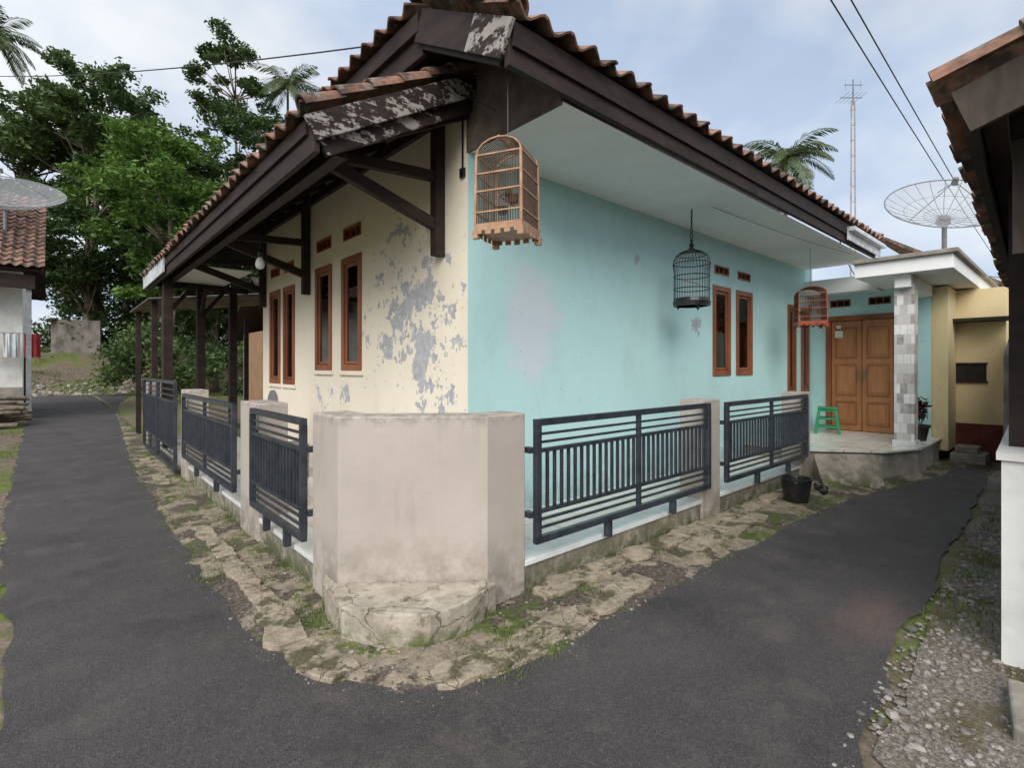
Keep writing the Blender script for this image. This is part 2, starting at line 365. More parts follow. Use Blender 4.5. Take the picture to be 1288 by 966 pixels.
sheet('gravel_shoulder',densify([(1.7,-.6),(2.1,.1),(2.5,.55),(3.3,.60),(4.0,.66),(6,.70),(9,.85),(11,.95),(11.6,.9),(11.6,-3),(1.7,-3)],.15,.03,5),.001,GRAV)
t=(1+5**.5)/2
iv=[Vector(v).normalized() for v in [(-1,t,0),(1,t,0),(-1,-t,0),(1,-t,0),(0,-1,t),(0,1,t),(0,-1,-t),(0,1,-t),(t,0,-1),(t,0,1),(-t,0,-1),(-t,0,1)]]
jf=[(0,11,5),(0,5,1),(0,1,7),(0,7,10),(0,10,11),(1,5,9),(5,11,4),(11,10,2),(10,7,6),(7,1,8),(3,9,4),(3,4,2),(3,2,6),(3,6,8),(3,8,9),(4,9,5),(2,4,11),(6,2,10),(8,6,7),(9,8,1)]
b=MB(); r=random.Random(5)
def stone(x,y,z,s):
    R=Matrix.Rotation(r.uniform(0,6.3),3,'Z'); sc=(s*r.uniform(.7,1.4),s*r.uniform(.7,1.2),s*r.uniform(.45,.8))
    b.add([Vector((x,y,z))+R@Vector((v.x*sc[0]*r.uniform(.75,1.15),v.y*sc[1]*r.uniform(.75,1.15),v.z*sc[2])) for v in iv],jf,STONE)
for i in range(7000):
    x=r.uniform(1.7,7.5); y=r.uniform(-.9,.70)
    if noise.noise(Vector((x*1.5,y*2,7)))<-.08 and r.random()<.8: continue
    stone(x,y,.004,r.choice([.006,.007,.009,.012,.015,.018]) if r.random()<.985 else .03)
for i in range(500):
    x=r.uniform(-.9,-.3); y=r.uniform(3.5,9); stone(x,y,.0,r.uniform(.006,.016))
for i in range(1300):
    k=r.randrange(60,len(F)-40); tt=r.random()**1.5; x=E[k][0]*(1-tt)+F[k][0]*tt; y=E[k][1]*(1-tt)+F[k][1]*tt; stone(x,y,max(vh(x,y,tt),0)+.001,r.uniform(.004,.012))
for i in range(130):
    k=r.randrange(60,len(F)-40); o=abs(r.gauss(0,.05)); x=E[k][0]; y=E[k][1]; dx_=x-F[k][0]; dy_=y-F[k][1]; l_=math.hypot(dx_,dy_); stone(x+dx_/l_*o,y+dy_/l_*o,.007,r.uniform(.002,.005))
for i in range(170):
    x=r.uniform(-1,4.5); y=r.uniform(38,41); stone(x,y,ground_h(x,y),r.uniform(.05,.2))
b.build('gravel_stones')
b=MB(); b.prism([(3.05,.20),(3.5,.25),(3.55,-.05),(3.0,-.18)],-.01,.07,CONC); b.build('concrete_slab',bevel=.012)

# ------------------------------------------------------------------ fast leaves
def quads(name,C,T,B,mat,parent=None):
    n=len(C); V=np.empty((n,4,3),np.float32)
    V[:,0]=C-T;V[:,1]=C-B*.9+T*.1;V[:,2]=C+T;V[:,3]=C+B*.9+T*.1
    me=bpy.data.meshes.new(name); me.vertices.add(4*n); me.vertices.foreach_set('co',V.ravel())
    me.loops.add(4*n); me.loops.foreach_set('vertex_index',np.arange(4*n,dtype=np.int32))
    me.polygons.add(n); me.polygons.foreach_set('loop_start',np.arange(0,4*n,4,dtype=np.int32)); me.polygons.foreach_set('loop_total',np.full(n,4,np.int32))
    me.materials.append(mat); me.update(); me.validate()
    return link(bpy.data.objects.new(name,me),parent)
def rand_frames(n,s,flat=.6):
    N=np.random.normal(size=(n,3)); N[:,2]=np.abs(N[:,2])+flat; N/=np.linalg.norm(N,axis=1)[:,None]
    A=np.random.normal(size=(n,3)); T=np.cross(N,A); T/=np.linalg.norm(T,axis=1)[:,None]; Bv=np.cross(N,T)
    s=s*np.random.uniform(.6,1.35,(n,1)); return T*s, Bv*s*.5
def clump_leaves(clumps,n):
    W=np.array([c[3]*c[4] for c in clumps]); W=W/W.sum(); idx=np.random.choice(len(clumps),n,p=W)
    cl=np.array(clumps); D=np.random.normal(size=(n,3)); D/=np.linalg.norm(D,axis=1)[:,None]
    rr=np.random.uniform(.15,1,(n,1))**.6*np.random.uniform(.7,1.35,(n,1)); return cl[idx,:3]+D*rr*cl[idx,3:6]
def tree(name,base,h,R,crown_lo,ncl,nleaf,ls,mat,tr=.25,seed=1,rc=.3,lean=(0,0)):
    rd=random.Random(seed); root=empty(name); base=Vector(base)
    top=base+Vector((lean[0],lean[1],h*.86)); b=MB()
    tp=[base.lerp(top,i/8)+Vector((rd.uniform(-.1,.1),rd.uniform(-.1,.1),0))*h*.04*(i>0) for i in range(9)]
    b.path(tp,lambda t:tr*(1-.8*t),BARK,9)
    clumps=[]; zc=(crown_lo+h)/2; zr=(h-crown_lo)/2
    for i in range(ncl):
        while True:
            d=Vector((rd.uniform(-1,1),rd.uniform(-1,1),rd.uniform(-1,1)))
            if .25<d.length<1: break
        c=base+Vector((lean[0]*.8+d.x*R*.85,lean[1]*.8+d.y*R*.85,zc+d.z*zr*.88)); rr=R*rc*rd.uniform(.6,1.3)
        s=tp[min(8,max(2,int(8*((c.z-base.z)-rr*1.2)/(h*.86)) ))]
        mid=s.lerp(c,.5)+Vector((0,0,-.06*R)); b.path([s,mid,c],lambda t:tr*.30*(1-.8*t),BARK,6)
        for k in range(4):
            o=Vector((rd.gauss(0,.6),rd.gauss(0,.6),rd.gauss(0,.35)))*rr; q=rr*rd.uniform(.4,.75)
            clumps.append((c.x+o.x,c.y+o.y,c.z+o.z,q,q,q*.55))
    b.build('trunk_and_limbs',root,smooth=True)
    C=clump_leaves(clumps,nleaf); T,Bv=rand_frames(nleaf,ls); quads('leaves',C,T,Bv,mat,root); return root
def bush_mass(name,clumps,n,ls,mat):
    C=clump_leaves(clumps,n); T,Bv=rand_frames(n,ls,.3); return quads(name,C,T,Bv,mat)
def gz(p): return ground_h(p.x,p.y)
def tpos(u,d):
    p=CW((u-644)/642*d,d); p.z=gz(p)-.1; return p
tree('rain_tree',tpos(120,38),23.0,6.0,9,38,25000,.195,LEAF_M,.38,3,.29)
tree('rain_tree',tpos(30,40),21.5,5.0,8,28,16000,.205,LEAF_M,.35,5,.32)
tree('leafy_tree',tpos(215,30),16.4,4.3,5,26,23000,.165,LEAF_L,.28,8,.36)
tree('slender_tree',tpos(298,44),29.5,3.6,17,22,8500,.18,LEAF_M,.25,12,.30)
tree('leafy_tree',tpos(345,42),21,4.6,8,24,14000,.2,LEAF_D,.3,15,.36)
tree('leafy_tree',tpos(160,44),22.5,5.5,7,26,15000,.22,LEAF_D,.3,22,.34)
tree('leafy_tree',tpos(245,43),20.5,4.4,7,22,12000,.21,LEAF_M,.3,27,.36)
tree('mango_tree',tpos(270,33),13.5,4.2,3,24,16000,.18,LEAF_D,.3,31,.40)
tree('mango_tree',tpos(110,36),13.0,3.8,3,20,13000,.18,LEAF_D,.3,33,.38)
rd=random.Random(77); cl=[]
for i in range(75):
    u=rd.uniform(60,400); d=rd.uniform(36,46); p=tpos(u,d); hh=rd.uniform(.5,7.5); r0=rd.uniform(1.2,2.2)
    cl.append((p.x,p.y,p.z+hh,r0,r0,r0*.85))
bush_mass('undergrowth_foliage',cl,36000,.19,LEAF_D)
cl=[]
for i in range(34):
    u=rd.uniform(130,400); d=rd.uniform(27,33); p=tpos(u,d); r0=rd.uniform(.7,1.3); cl.append((p.x,p.y,p.z+rd.uniform(.3,3.3),r0,r0,r0*.8))
bush_mass('shrub_foliage',cl,20000,.13,LEAF_M)
cl=[]
for i in range(120):
    a=rd.uniform(0,2*math.pi); D=rd.uniform(85,115); cl.append((D*math.cos(a),D*math.sin(a),ground_h(0,D*math.sin(a))+rd.uniform(0,4),rd.uniform(4,7),rd.uniform(4,7),rd.uniform(3,5)))
bush_mass('distant_trees',cl,13000,.9,LEAF_D)

def palm(name,base,h,fl,nf=20,seed=1,lean=(0,0),lw=.05,up=1.25):
    rd=random.Random(seed); root=empty(name); base=Vector(base); b=MB(); top=base+Vector((lean[0],lean[1],h))
    pts=[]
    for i in range(13):
        t=i/12; pts.append(base+Vector((lean[0]*t*t,lean[1]*t*t,h*t)))
    b.path(pts,lambda t:.17-.07*t,BARK,8); b.build('trunk',root,smooth=True)
    C=[];T=[];Bv=[]; fb=MB()
    for i in range(nf):
        a=2*math.pi*i/nf*1.618*2+rd.uniform(-.2,.2); el=rd.uniform(-.25,up); L=fl*rd.uniform(.8,1.1)
        p=Vector(top); dirv=Vector((math.cos(a)*math.cos(el),math.sin(a)*math.cos(el),math.sin(el))); side=Vector((-math.sin(a),math.cos(a),0)); rp=[p.copy()]
        ns=40
        for k in range(ns):
            dirv=(dirv+Vector((0,0,-.05))).normalized(); p=p+dirv*L/ns; rp.append(p.copy()); t=k/ns
            ll=fl*.26*math.sin(math.pi*min(1,.12+t*.85))
            for sg in(-1,1):
                ld=(side*sg*.8+dirv*.55+Vector((0,0,-.45+rd.uniform(-.2,.2)))).normalized()
                C.append(p+ld*ll*.5);T.append(ld*ll*.5);Bv.append(dirv*lw)
        fb.path(rp[::4],.022,PALM,4)
    fb.build('frond_ribs',root)
    quads('fronds',np.array(C),np.array(T),np.array(Bv),PALM,root)
palm('coconut_palm',tpos(988,34),15.6,3.7,28,3)
palm('coconut_palm',tpos(362,46),24.5,4.2,26,6)
palm('coconut_palm',tpos(-8,40),25.0,3.8,24,9)
palm('banana_plant',tpos(88,37),1.8,2.0,11,11,lw=.12)

def tufts(name,pts,ls,mat,n_each=7,spread=.03,zoff=0.02):
    C=[];T=[];Bv=[]
    for (x,y,z) in pts:
        for k in range(n_each):
            a=random.uniform(0,6.3); t=Vector((math.cos(a)*.5,math.sin(a)*.5,1)).normalized()*ls*random.uniform(.5,1.2)
            C.append((x+random.gauss(0,spread),y+random.gauss(0,spread),z+zoff+t.z*.5)); T.append(tuple(t)); s=Vector((-math.sin(a),math.cos(a),0))*ls*.22; Bv.append(tuple(s))
    quads(name,np.array(C),np.array(T),np.array(Bv),mat)
pts=[]
for i in range(6500):
    k=random.randrange(22,len(F)-30); tt=random.random(); x=E[k][0]*(1-tt)+F[k][0]*tt; y=E[k][1]*(1-tt)+F[k][1]*tt
    if noise.noise(Vector((x*1.7+4,y*1.7,2)))>.12 or (tt>.9 and random.random()<.4): pts.append((x,y,max(vh(x,y,tt),0)-.014))
tufts('weed_tufts',pts,.012,GRASS,6,.022)
pts=[]
for i in range(4500):
    x=random.uniform(-9,5);y=random.uniform(24,46)
    if -1.5<x<3.4 and y<38.5: continue
    if noise.noise(Vector((x*.5,y*.5,3)))<-.05: continue
    pts.append((x,y,ground_h(x,y)))
tufts('field_grass',pts,.09,GRASS,7,.15)
pts=[]
for i in range(3000):
    x=random.uniform(-2.4,-.55);y=random.uniform(5,22)
    if noise.noise(Vector((x*1.5,y*.8,7)))>0: pts.append((x,y,-.02))
pts+=[p for p in [(random.uniform(3.6,10.5),random.uniform(-.3,.68),-.01) for _ in range(1200)] if noise.noise(Vector((p[0]*1.5,p[1]*2,7)))<0]
tufts('roadside_grass',pts,.022,GRASS,6,.04)

# ------------------------------------------------------------------ roof tile builder
def tiles(b,origin,along,up,nt,ncr,w=.235,l=.30,seed=1,amp=.034,thick=.016):
    rd=random.Random(seed); o=Vector(origin); A=Vector(along).normalized(); U=Vector(up).normalized(); N=A.cross(U).normalized()
    if N.z<0: N=-N
    prof=[]
    K=9
    for i in range(K):
        t=i/(K-1); prof.append((t*w*1.06, amp*math.cos(2*math.pi*t*1.0+.6)))
    for c in range(ncr):
        for i in range(nt):
            j=Vector((rd.uniform(-.008,.008),rd.uniform(-.018,.018),rd.uniform(-.005,.009)))
            base=o+A*(i*w+j.x)+U*(c*l*.93+j.y)+N*(.03+j.z); vs=[]
            sk=rd.uniform(-.02,.02)
            for e in (0,1):
                lift=(.032 if e==0 else -.004)
                for lay in(0,1):
                    for (x,hh) in prof: vs.append(base+A*(x+sk*e*l)+U*(l*1.04*e+sk*x)+N*(hh+lift-lay*thick))
            fs=[]
            for k in range(K-1):
                fs.append((k,k+1,2*K+k+1,2*K+k)); fs.append((K+k,3*K+k,3*K+k+1,K+k+1)); fs.append((k,K+k,K+k+1,k+1)); fs.append((2*K+k,2*K+k+1,3*K+k+1,3*K+k))
            fs.append((0,2*K,3*K,K)); fs.append((K-1,2*K-1,4*K-1,3*K-1))
            b.add(vs,fs,CLAY)
def caps(b,p,q,r=.085,l=.32,seed=2):
    rd=random.Random(seed); p=Vector(p);q=Vector(q);L=(q-p).length;d=(q-p)/L; n=int(L/l)+1; l=L/n
    s=d.cross(Vector((0,0,1))).normalized(); up=s.cross(d).normalized(); K=9
    for i in range(n):
        a=p+d*(l*i)+up*rd.uniform(-.01,.01)+s*rd.uniform(-.01,.01); e=a+d*(l*1.12); vs=[]
        for c,rr,li in((a,r*1.1,.016),(e,r*.92,-.0)):
            for th in (0,.016):
                for k in range(K):
                    t=math.pi*k/(K-1); vs.append(c+s*math.cos(t)*(rr-th)+up*(math.sin(t)*(rr-th)+li))
        fs=[]
        for k in range(K-1):
            fs+= [(k,k+1,2*K+k+1,2*K+k),(K+k,3*K+k,3*K+k+1,K+k+1),(k,K+k,K+k+1,k+1),(2*K+k,2*K+k+1,3*K+k+1,3*K+k)]
        fs+=[(0,2*K,3*K,K),(K-1,2*K-1,4*K-1,3*K-1)]
        b.add(vs,fs,CLAY)

# ------------------------------------------------------------------ village house
house=empty('village_house')
XW,YW,ZS=2.66,3.55,3.47
def wall(b,axis,c,a0,a1,z0,z1,ops,mat,inward,depth=.13):
    A=sorted(set([a0,a1]+[o[0] for o in ops]+[o[1] for o in ops])); Z=sorted(set([z0,z1]+[o[2] for o in ops]+[o[3] for o in ops]))
    P=(lambda a,z,o=0:(c+o*inward,a,z)) if axis=='x' else (lambda a,z,o=0:(a,c+o*inward,z))
    for i in range(len(A)-1):
        for j in range(len(Z)-1):
            am=(A[i]+A[i+1])/2; zm=(Z[j]+Z[j+1])/2
            if any(o[0]<am<o[1] and o[2]<zm<o[3] for o in ops): continue
            b.add([P(A[i],Z[j]),P(A[i+1],Z[j]),P(A[i+1],Z[j+1]),P(A[i],Z[j+1])],[(0,1,2,3)],mat)
    for o in ops:
        q=[(o[0],o[2]),(o[1],o[2]),(o[1],o[3]),(o[0],o[3])]
        for k in range(4):
            a,bb=q[k],q[(k+1)%4]; b.add([P(*a),P(*bb),P(*bb,depth),P(*a,depth)],[(0,1,2,3)],mat)
def window(fb,gb,axis,c,o,inward,fw=.055):
    def bx(b,a0,a1,z0,z1,d0,d1,mat):
        lo,hi=sorted((c+inward*d0,c+inward*d1))
        if axis=='x': b.box(lo,hi,a0,a1,z0,z1,mat)
        else: b.box(a0,a1,lo,hi,z0,z1,mat)
    a0,a1,z0,z1=o
    bx(fb,a0-.02,a0+fw,z0-.02,z1+.02,-.022,.07,FRAME); bx(fb,a1-fw,a1+.02,z0-.02,z1+.02,-.022,.07,FRAME)
    bx(fb,a0+fw,a1-fw,z0-.02,z0+fw,-.022,.07,FRAME); bx(fb,a0+fw,a1-fw,z1-fw,z1+.02,-.022,.07,FRAME)
    i0,i1,j0,j1=a0+fw+.006,a1-fw-.006,z0+fw+.006,z1-fw-.006; s=.035
    bx(fb,i0,i0+s,j0,j1,.0,.035,FRAME);bx(fb,i1-s,i1,j0,j1,.0,.035,FRAME);bx(fb,i0+s,i1-s,j0,j0+s,.0,.035,FRAME);bx(fb,i0+s,i1-s,j1-s,j1,.0,.035,FRAME)
    bx(gb,i0+s,i1-s,j0+s,j1-s,.015,.020,GLASS)
    K=28; vs=[]
    for k in range(K+1):
        a=i0+(i1-i0)*k/K; dd=c+inward*(.045+.010*math.sin(k*1.9+a*3))
        for z in(j0,j1): vs.append((dd,a,z) if axis=='x' else (a,dd,z))
    gb.add(vs,[(2*k,2*k+2,2*k+3,2*k+1) for k in range(K)],CURT)
def vent(fb,axis,c,o,inward):
    a0,a1,z0,z1=o
    lo,hi=sorted((c-.012*inward,c+.10*inward))
    def bx(p,q,r,s,m,l=lo,h=hi):
        (fb.box(l,h,p,q,r,s,m) if axis=='x' else fb.box(p,q,l,h,r,s,m))
    e=.022
    bx(a0,a1,z0,z0+e,FRAME);bx(a0,a1,z1-e,z1,FRAME);bx(a0,a0+e,z0+e,z1-e,FRAME);bx(a1-e,a1,z0+e,z1-e,FRAME)
    l2,h2=sorted((c+.06*inward,c+.07*inward)); bx(a0+e,a1-e,z0+e,z1-e,DARKIN,l2,h2)
    n=3
    for i in range(1,n): x=a0+(a1-a0)*i/n; bx(x-.008,x+.008,z0+e,z1-e,FRAME,min(c,c+.04*inward),max(c,c+.04*inward))
winY=[(5.62,6.12,1.58,2.92),(6.48,6.98,1.58,2.92),(7.85,8.30,1.36,2.82),(8.50,8.97,1.36,2.82)]
venY=[(5.62,6.10,3.15,3.31),(6.48,6.96,3.15,3.31),(7.87,8.28,3.06,3.21),(8.52,8.95,3.06,3.21)]
winX=[(7.06,7.56,1.5,2.77),(7.80,8.32,1.5,2.77),(9.85,10.2,1.15,2.72),(10.5,10.88,1.15,2.72)]
venX=[(7.1,7.54,2.96,3.09),(7.84,8.28,2.96,3.09)]
b=MB(); wall(b,'x',XW,YW,9.4,.2,4.15,winY+venY,CREAM,1); b.build('cream_side_wall',house)
b=MB(); wall(b,'y',YW,XW,11.1,.2,ZS+.3,winX+venX,AQUA,1); b.build('aqua_front_wall',house)
doorO=(2.17,3.27,.41,2.52)
venD=[(2.28,2.62,2.74,2.88),(2.9,3.24,2.74,2.88)]
b=MB(); wall(b,'x',11.1,1.72,YW,.2,3.0,[doorO]+venD,AQUA,1); b.build('aqua_porch_wall',house)
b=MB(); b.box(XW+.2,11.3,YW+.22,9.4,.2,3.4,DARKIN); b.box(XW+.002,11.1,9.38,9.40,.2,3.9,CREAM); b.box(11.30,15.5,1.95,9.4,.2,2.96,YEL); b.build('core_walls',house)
fb=MB();gb=MB()
for o in winY: window(fb,gb,'x',XW,o,1)
for o in winX: window(fb,gb,'y',YW,o,1)
for o in venY: vent(fb,'x',XW,o,1)
for o in venX: vent(fb,'y',YW,o,1)
for o in venD: vent(fb,'x',11.1,o,1)
for o in winY: fb.box(XW-.035,XW-.001,o[0]-.06,o[1]+.06,o[2]-.075,o[2]-.022,CREAM)
fb.build('window_frames',house,bevel=.004); gb.build('window_panes',house)
b=MB(); y0,y1,z0,z1=doorO
b.box(11.06,11.18,y0-.03,y0+.05,z0,z1+.05,FRAME);b.box(11.06,11.18,y1-.05,y1+.03,z0,z1+.05,FRAME);b.box(11.06,11.18,y0+.05,y1-.05,z1-.04,z1+.05,FRAME)
ym=(y0+y1)/2
for a,c in((y0+.055,ym-.006),(ym+.006,y1-.055)):
    b.box(11.10,11.14,a,c,z0+.01,z1-.045,DOORW)
    for (za,zb) in((z0+.12,z0+.55),(z0+.66,z0+1.25),(z0+1.36,z1-.17)):
        for (ya,yb) in((a+.07,c-.07),):
            b.box(11.084,11.10,ya,ya+.022,za,zb,DOORT);b.box(11.084,11.10,yb-.022,yb,za,zb,DOORT);b.box(11.084,11.10,ya+.022,yb-.022,za,za+.022,DOORT);b.box(11.084,11.10,ya+.022,yb-.022,zb-.022,zb,DOORT)
            b.box(11.088,11.10,ya+.06,yb-.06,za+.06,zb-.06,DOORW)
for s in(-1,1):
    b.cyl((11.04,ym+s*.05,z0+.95),(11.04,ym+s*.05,z0+1.15),.012,.012,METAL,8); b.box(11.04,11.10,ym+s*.05-.01,ym+s*.05+.01,z0+.97,z0+.985,METAL); b.box(11.04,11.10,ym+s*.05-.01,ym+s*.05+.01,z0+1.115,z0+1.13,METAL)
b.box(11.07,11.0765,y1-.25,y1-.12,z0+1.75,z0+1.88,WHITEC); b.box(11.07,11.0765,y1-.22,y1-.14,z0+1.92,z0+1.98,WHITEC)
b.build('double_door',house,bevel=.004)
b=MB(); b.cyl((XW-.012,YW+.06,3.3),(XW-.012,YW+.06,3.8),.009,.009,BLACKP,8); b.box(XW-.025,XW-.001,YW+.03,YW+.09,3.26,3.34,BLACKP)
b.build('wall_conduit',house)
b=MB(); b.prism([(1.50,3.25),(2.2,2.72),(8.1,2.72),(8.1,3.56),(2.67,3.56),(2.67,12),(1.50,12)],-.05,.235,PORCH)
b.prism([(8.10,3.56),(8.10,2.70),(8.75,1.9),(9.5,1.62),(11.12,1.62),(11.12,3.56)],-.05,.385,CONC)
b.prism([(8.06,3.56),(8.06,2.70),(8.74,1.86),(9.5,1.58),(11.11,1.58),(11.11,3.56)],.385,.41,PORCH); b.build('porch_floor',house)
b=MB(); b.box(9.58,9.83,1.68,1.93,.41,2.97,PILL); b.box(9.56,9.85,1.66,1.95,.41,.49,TILEW); b.build('tiled_pillar',house,bevel=.006)
b=MB(); b.box(9.3,15.5,1.2,2.38,2.99,3.20,SOFF); b.box(9.24,15.5,1.14,2.40,3.20,3.26,CONC); b.box(10.7,15.5,2.40,9.3,2.97,3.24,SOFF)
b.box(9.45,11.08,1.70,1.90,2.80,2.988,SOFF)
b.build('porch_slab_roof',house,bevel=.006)
b=MB()
b.box(11.9,15.5,.86,1.94,.62,2.96,YEL); b.box(11.12,11.895,1.5,1.94,.2,2.96,YEL)
b.box(11.87,15.5,.83,1.94,-.05,.62,MAROON); b.box(11.55,11.897,.80,1.9,2.38,2.44,DWOOD)
b.box(11.885,11.90,1.10,1.56,1.35,1.66,DARKIN)
b.box(11.87,11.885,1.08,1.58,1.33,1.36,DWOOD);b.box(11.87,11.885,1.08,1.58,1.65,1.68,DWOOD);b.box(11.87,11.885,1.32,1.34,1.36,1.65,DWOOD)
b.build('ochre_wing',house,bevel=.004)

S=.58
def zf(y): return 3.80+S*(y-2.42)
b=MB()
XE=2.12; XR=10.62
def slabq(p,t=.04,mat=DWOOD):
    vs=[Vector(v) for v in p]; n=(vs[1]-vs[0]).cross(vs[2]-vs[0]).normalized()
    if n.z<0:n=-n
    k=len(vs); b.add(vs+[v-n*t for v in vs],[tuple(range(k)),tuple(reversed(range(k,2*k)))]+[(i,(i+1)%k,k+(i+1)%k,k+i) for i in range(k)],mat)
zc=zf(3.42)
slabq([(XE,2.40,zf(2.40)),(XR,2.40,zf(2.40)),(XR,6.9,zf(6.9)),(XE+(zf(6.9)-zc)/S,6.9,zf(6.9)),(XE,3.42,zc)])
slabq([(XE,3.42,zc),(XE+(zf(6.9)-zc)/S,6.9,zf(6.9)),(XE,10.4,zc)])
slabq([(XE,10.4,zc),(XE+(zf(6.9)-zc)/S,6.9,zf(6.9)),(XR,6.9,zf(6.9)),(XR,11.4,zf(2.4)),(XE,11.4,zf(2.4))])
XC0,XC1,YC0,YC1=1.32,2.92,3.46,12.0
def zcn(x): return 3.33+S*(x-XC0)
slabq([(XC0,YC0,zcn(XC0)),(XC1,YC0,zcn(XC1)),(XC1,YC1,zcn(XC1)),(XC0,YC1,zcn(XC0))],.035)
b.build('roof_sheathing',house)
b=MB()
b.box(XW,10.75,2.46,YW-.002,ZS,ZS+.02,SOFF); b.build('soffit',house)
b=MB()
b.box(XE,XR,2.40,2.445,3.50,3.79,DWOOD)
b.box(XE+.02,XR-.3,2.375,2.398,3.62,3.78,DWOOD)
vs=[(XW-.004,2.46,ZS-.004),(XW-.004,3.56,ZS-.004),(XW-.004,3.56,zf(3.56)-.05),(XW-.004,2.46,zf(2.46)-.05)]
b.add(vs+[(v[0]+.02,v[1],v[2]) for v in vs],[(0,1,2,3),(7,6,5,4),(0,1,5,4),(1,2,6,5),(2,3,7,6),(3,0,4,7)],simple('soffit_end_board',(.085,.062,.055),(.15,.115,.10),6,.8,.2))
b.beam((XE-.012,2.40,zf(2.40)-.13),(XE-.012,2.78,zf(2.78)-.13),.03,.24,PEELW)
b.beam((XE-.008,2.78,zf(2.78)-.13),(XE-.008,3.44,zf(3.44)-.13),.03,.24,DWOOD)
b.beam((XE+.03,2.46,zf(2.46)-.2),(XE+.03,3.44,zf(3.44)-.2),.04,.18,DWOOD)
b.box(XE-.03,XE+.01,3.44,10.4,zc-.17,zc-.02,DWOOD); b.box(XE+.014,XE+.05,3.44,10.4,zc-.34,zc-.12,DWOOD)
b.box(XE+.05,XW+.25,3.5,10.4,zc-.20,zc-.17,DWOOD)
for y in(2.55,2.95,3.36): b.beam((XE+.04,y,zf(y)-.09),(XW+.1,y,zf(y)-.09),.06,.09,DWOOD)
b.box(XC0-.02,XC0+.02,YC0,YC1,3.06,3.31,DWOOD); b.box(XC0-.045,XC0-.022,YC0+.1,YC1-.1,3.20,3.31,DWOOD)
b.box(1.50,1.60,3.6,YC1-.1,3.13,3.26,DWOOD)
b.box(2.60,2.655,3.60,9.4,3.84,3.95,DWOOD)
b.beam((XC0-.05,YC0-.02,zcn(XC0-.05)-.10),(XC1,YC0-.02,zcn(XC1)-.10),.035,.17,PEELW,up=(0,0,1))
b.beam((XC0+.04,YC0+.03,zcn(XC0+.04)-.23),(2.3,YC0+.03,zcn(2.3)-.23),.04,.15,PEELW)
b.beam((2.3,YC0+.034,zcn(2.3)-.23),(XC1,YC0+.034,zcn(XC1)-.23),.04,.15,DWOOD)
b.beam((XC0+.1,YC0+.09,zcn(XC0)-.16),(2.66,YC0+.09,zcn(2.6)-.24),.06,.14,DWOOD)
y=3.95
while y<11.9:
    b.beam((XC0+.03,y,zcn(XC0+.03)-.08),(XC1,y,zcn(XC1)-.08),.05,.08,DWOOD); y+=.55
for y in (3.94,7.25,9.25):
    b.box(2.56,2.657,y-.05,y+.05,2.62,3.84,DWOOD)
    b.beam((2.57,y,2.90),(1.55,y,3.22),.07,.10,DWOOD)
    b.beam((2.57,y,3.34),(1.36,y,3.26),.07,.09,DWOOD)
b.build('roof_timbers',house,bevel=.004)
b=MB()
b.box(XC0-.07,XC0-.047,9.6,YC1+.02,3.10,3.34,WHITEW); b.box(8.9,XR+.1,2.35,2.372,3.53,3.72,WHITEW); b.box(8.9,XR+.1,2.27,2.348,3.66,3.72,WHITEW)
b.build('white_gutter_pieces',house)
b=MB()
b.box(1.62,2.55,9.6,11.9,3.25,3.27,SOFF)
for (x,y) in((1.55,11.5),(2.15,11.7),(2.75,11.8),(1.45,10.6)): b.box(x-.07,x+.07,y-.07,y+.07,.2,3.13,DWOOD)
b.box(1.38,3.0,11.60,11.70,3.13,3.24,DWOOD)
for x,y in((1.55,11.5),(2.15,11.7)): b.beam((x,y,2.6),(x+.4,y,3.12),.06,.07,DWOOD); b.beam((x,y,2.6),(x,y-.5,3.12),.06,.07,DWOOD)
b.build('canopy_posts',house,bevel=.004)
b=MB()
cs=math.sqrt(1+S*S); UF=(0,1/cs,S/cs); UW=(1/cs,0,S/cs)
tiles(b,(XE,2.33,zf(2.33)+.02),(1,0,0),UF,36,4,seed=1)
tiles(b,(XE-.08,3.5,zc-S*.07+.01),(0,1,0),UW,29,3,seed=2)
tiles(b,(XC0-.08,YC0,zcn(XC0-.08)+.01),(0,1,0),UW,36,6,seed=3)
caps(b,(XE+.02,2.34,zf(2.34)+.06),(XE-.02,3.45,zf(3.45)+.07),seed=4)
caps(b,(XE,3.45,zf(3.45)+.08),(5.6,6.9,zf(6.9)+.05),.1,seed=5)
caps(b,(5.6,6.9,zf(6.9)+.06),(XR,6.9,zf(6.9)+.06),.1,seed=6)
caps(b,(XC0-.08,YC0+.02,zcn(XC0-.08)+.05),(XC1,YC0+.02,zcn(XC1)+.05),.075,seed=7)
caps(b,(XR,2.34,zf(2.34)+.06),(XR,6.9,zf(6.9)+.06),seed=8)
b.build('clay_roof_tiles',house,smooth=False)

b=MB(); b.cyl((1.75,6.3,3.2),(1.75,6.3,2.95),.006,.006,RUBBER,6); b.cyl((1.75,6.3,2.95),(1.75,6.3,2.86),.026,.026,BLACKP,10)
b.lathe([(.024,.0),(.045,-.04),(.052,-.08),(.04,-.12),(.0,-.135)],(1.75,6.3,2.86),WHITEC,14); b.build('hanging_light_bulb',smooth=True)

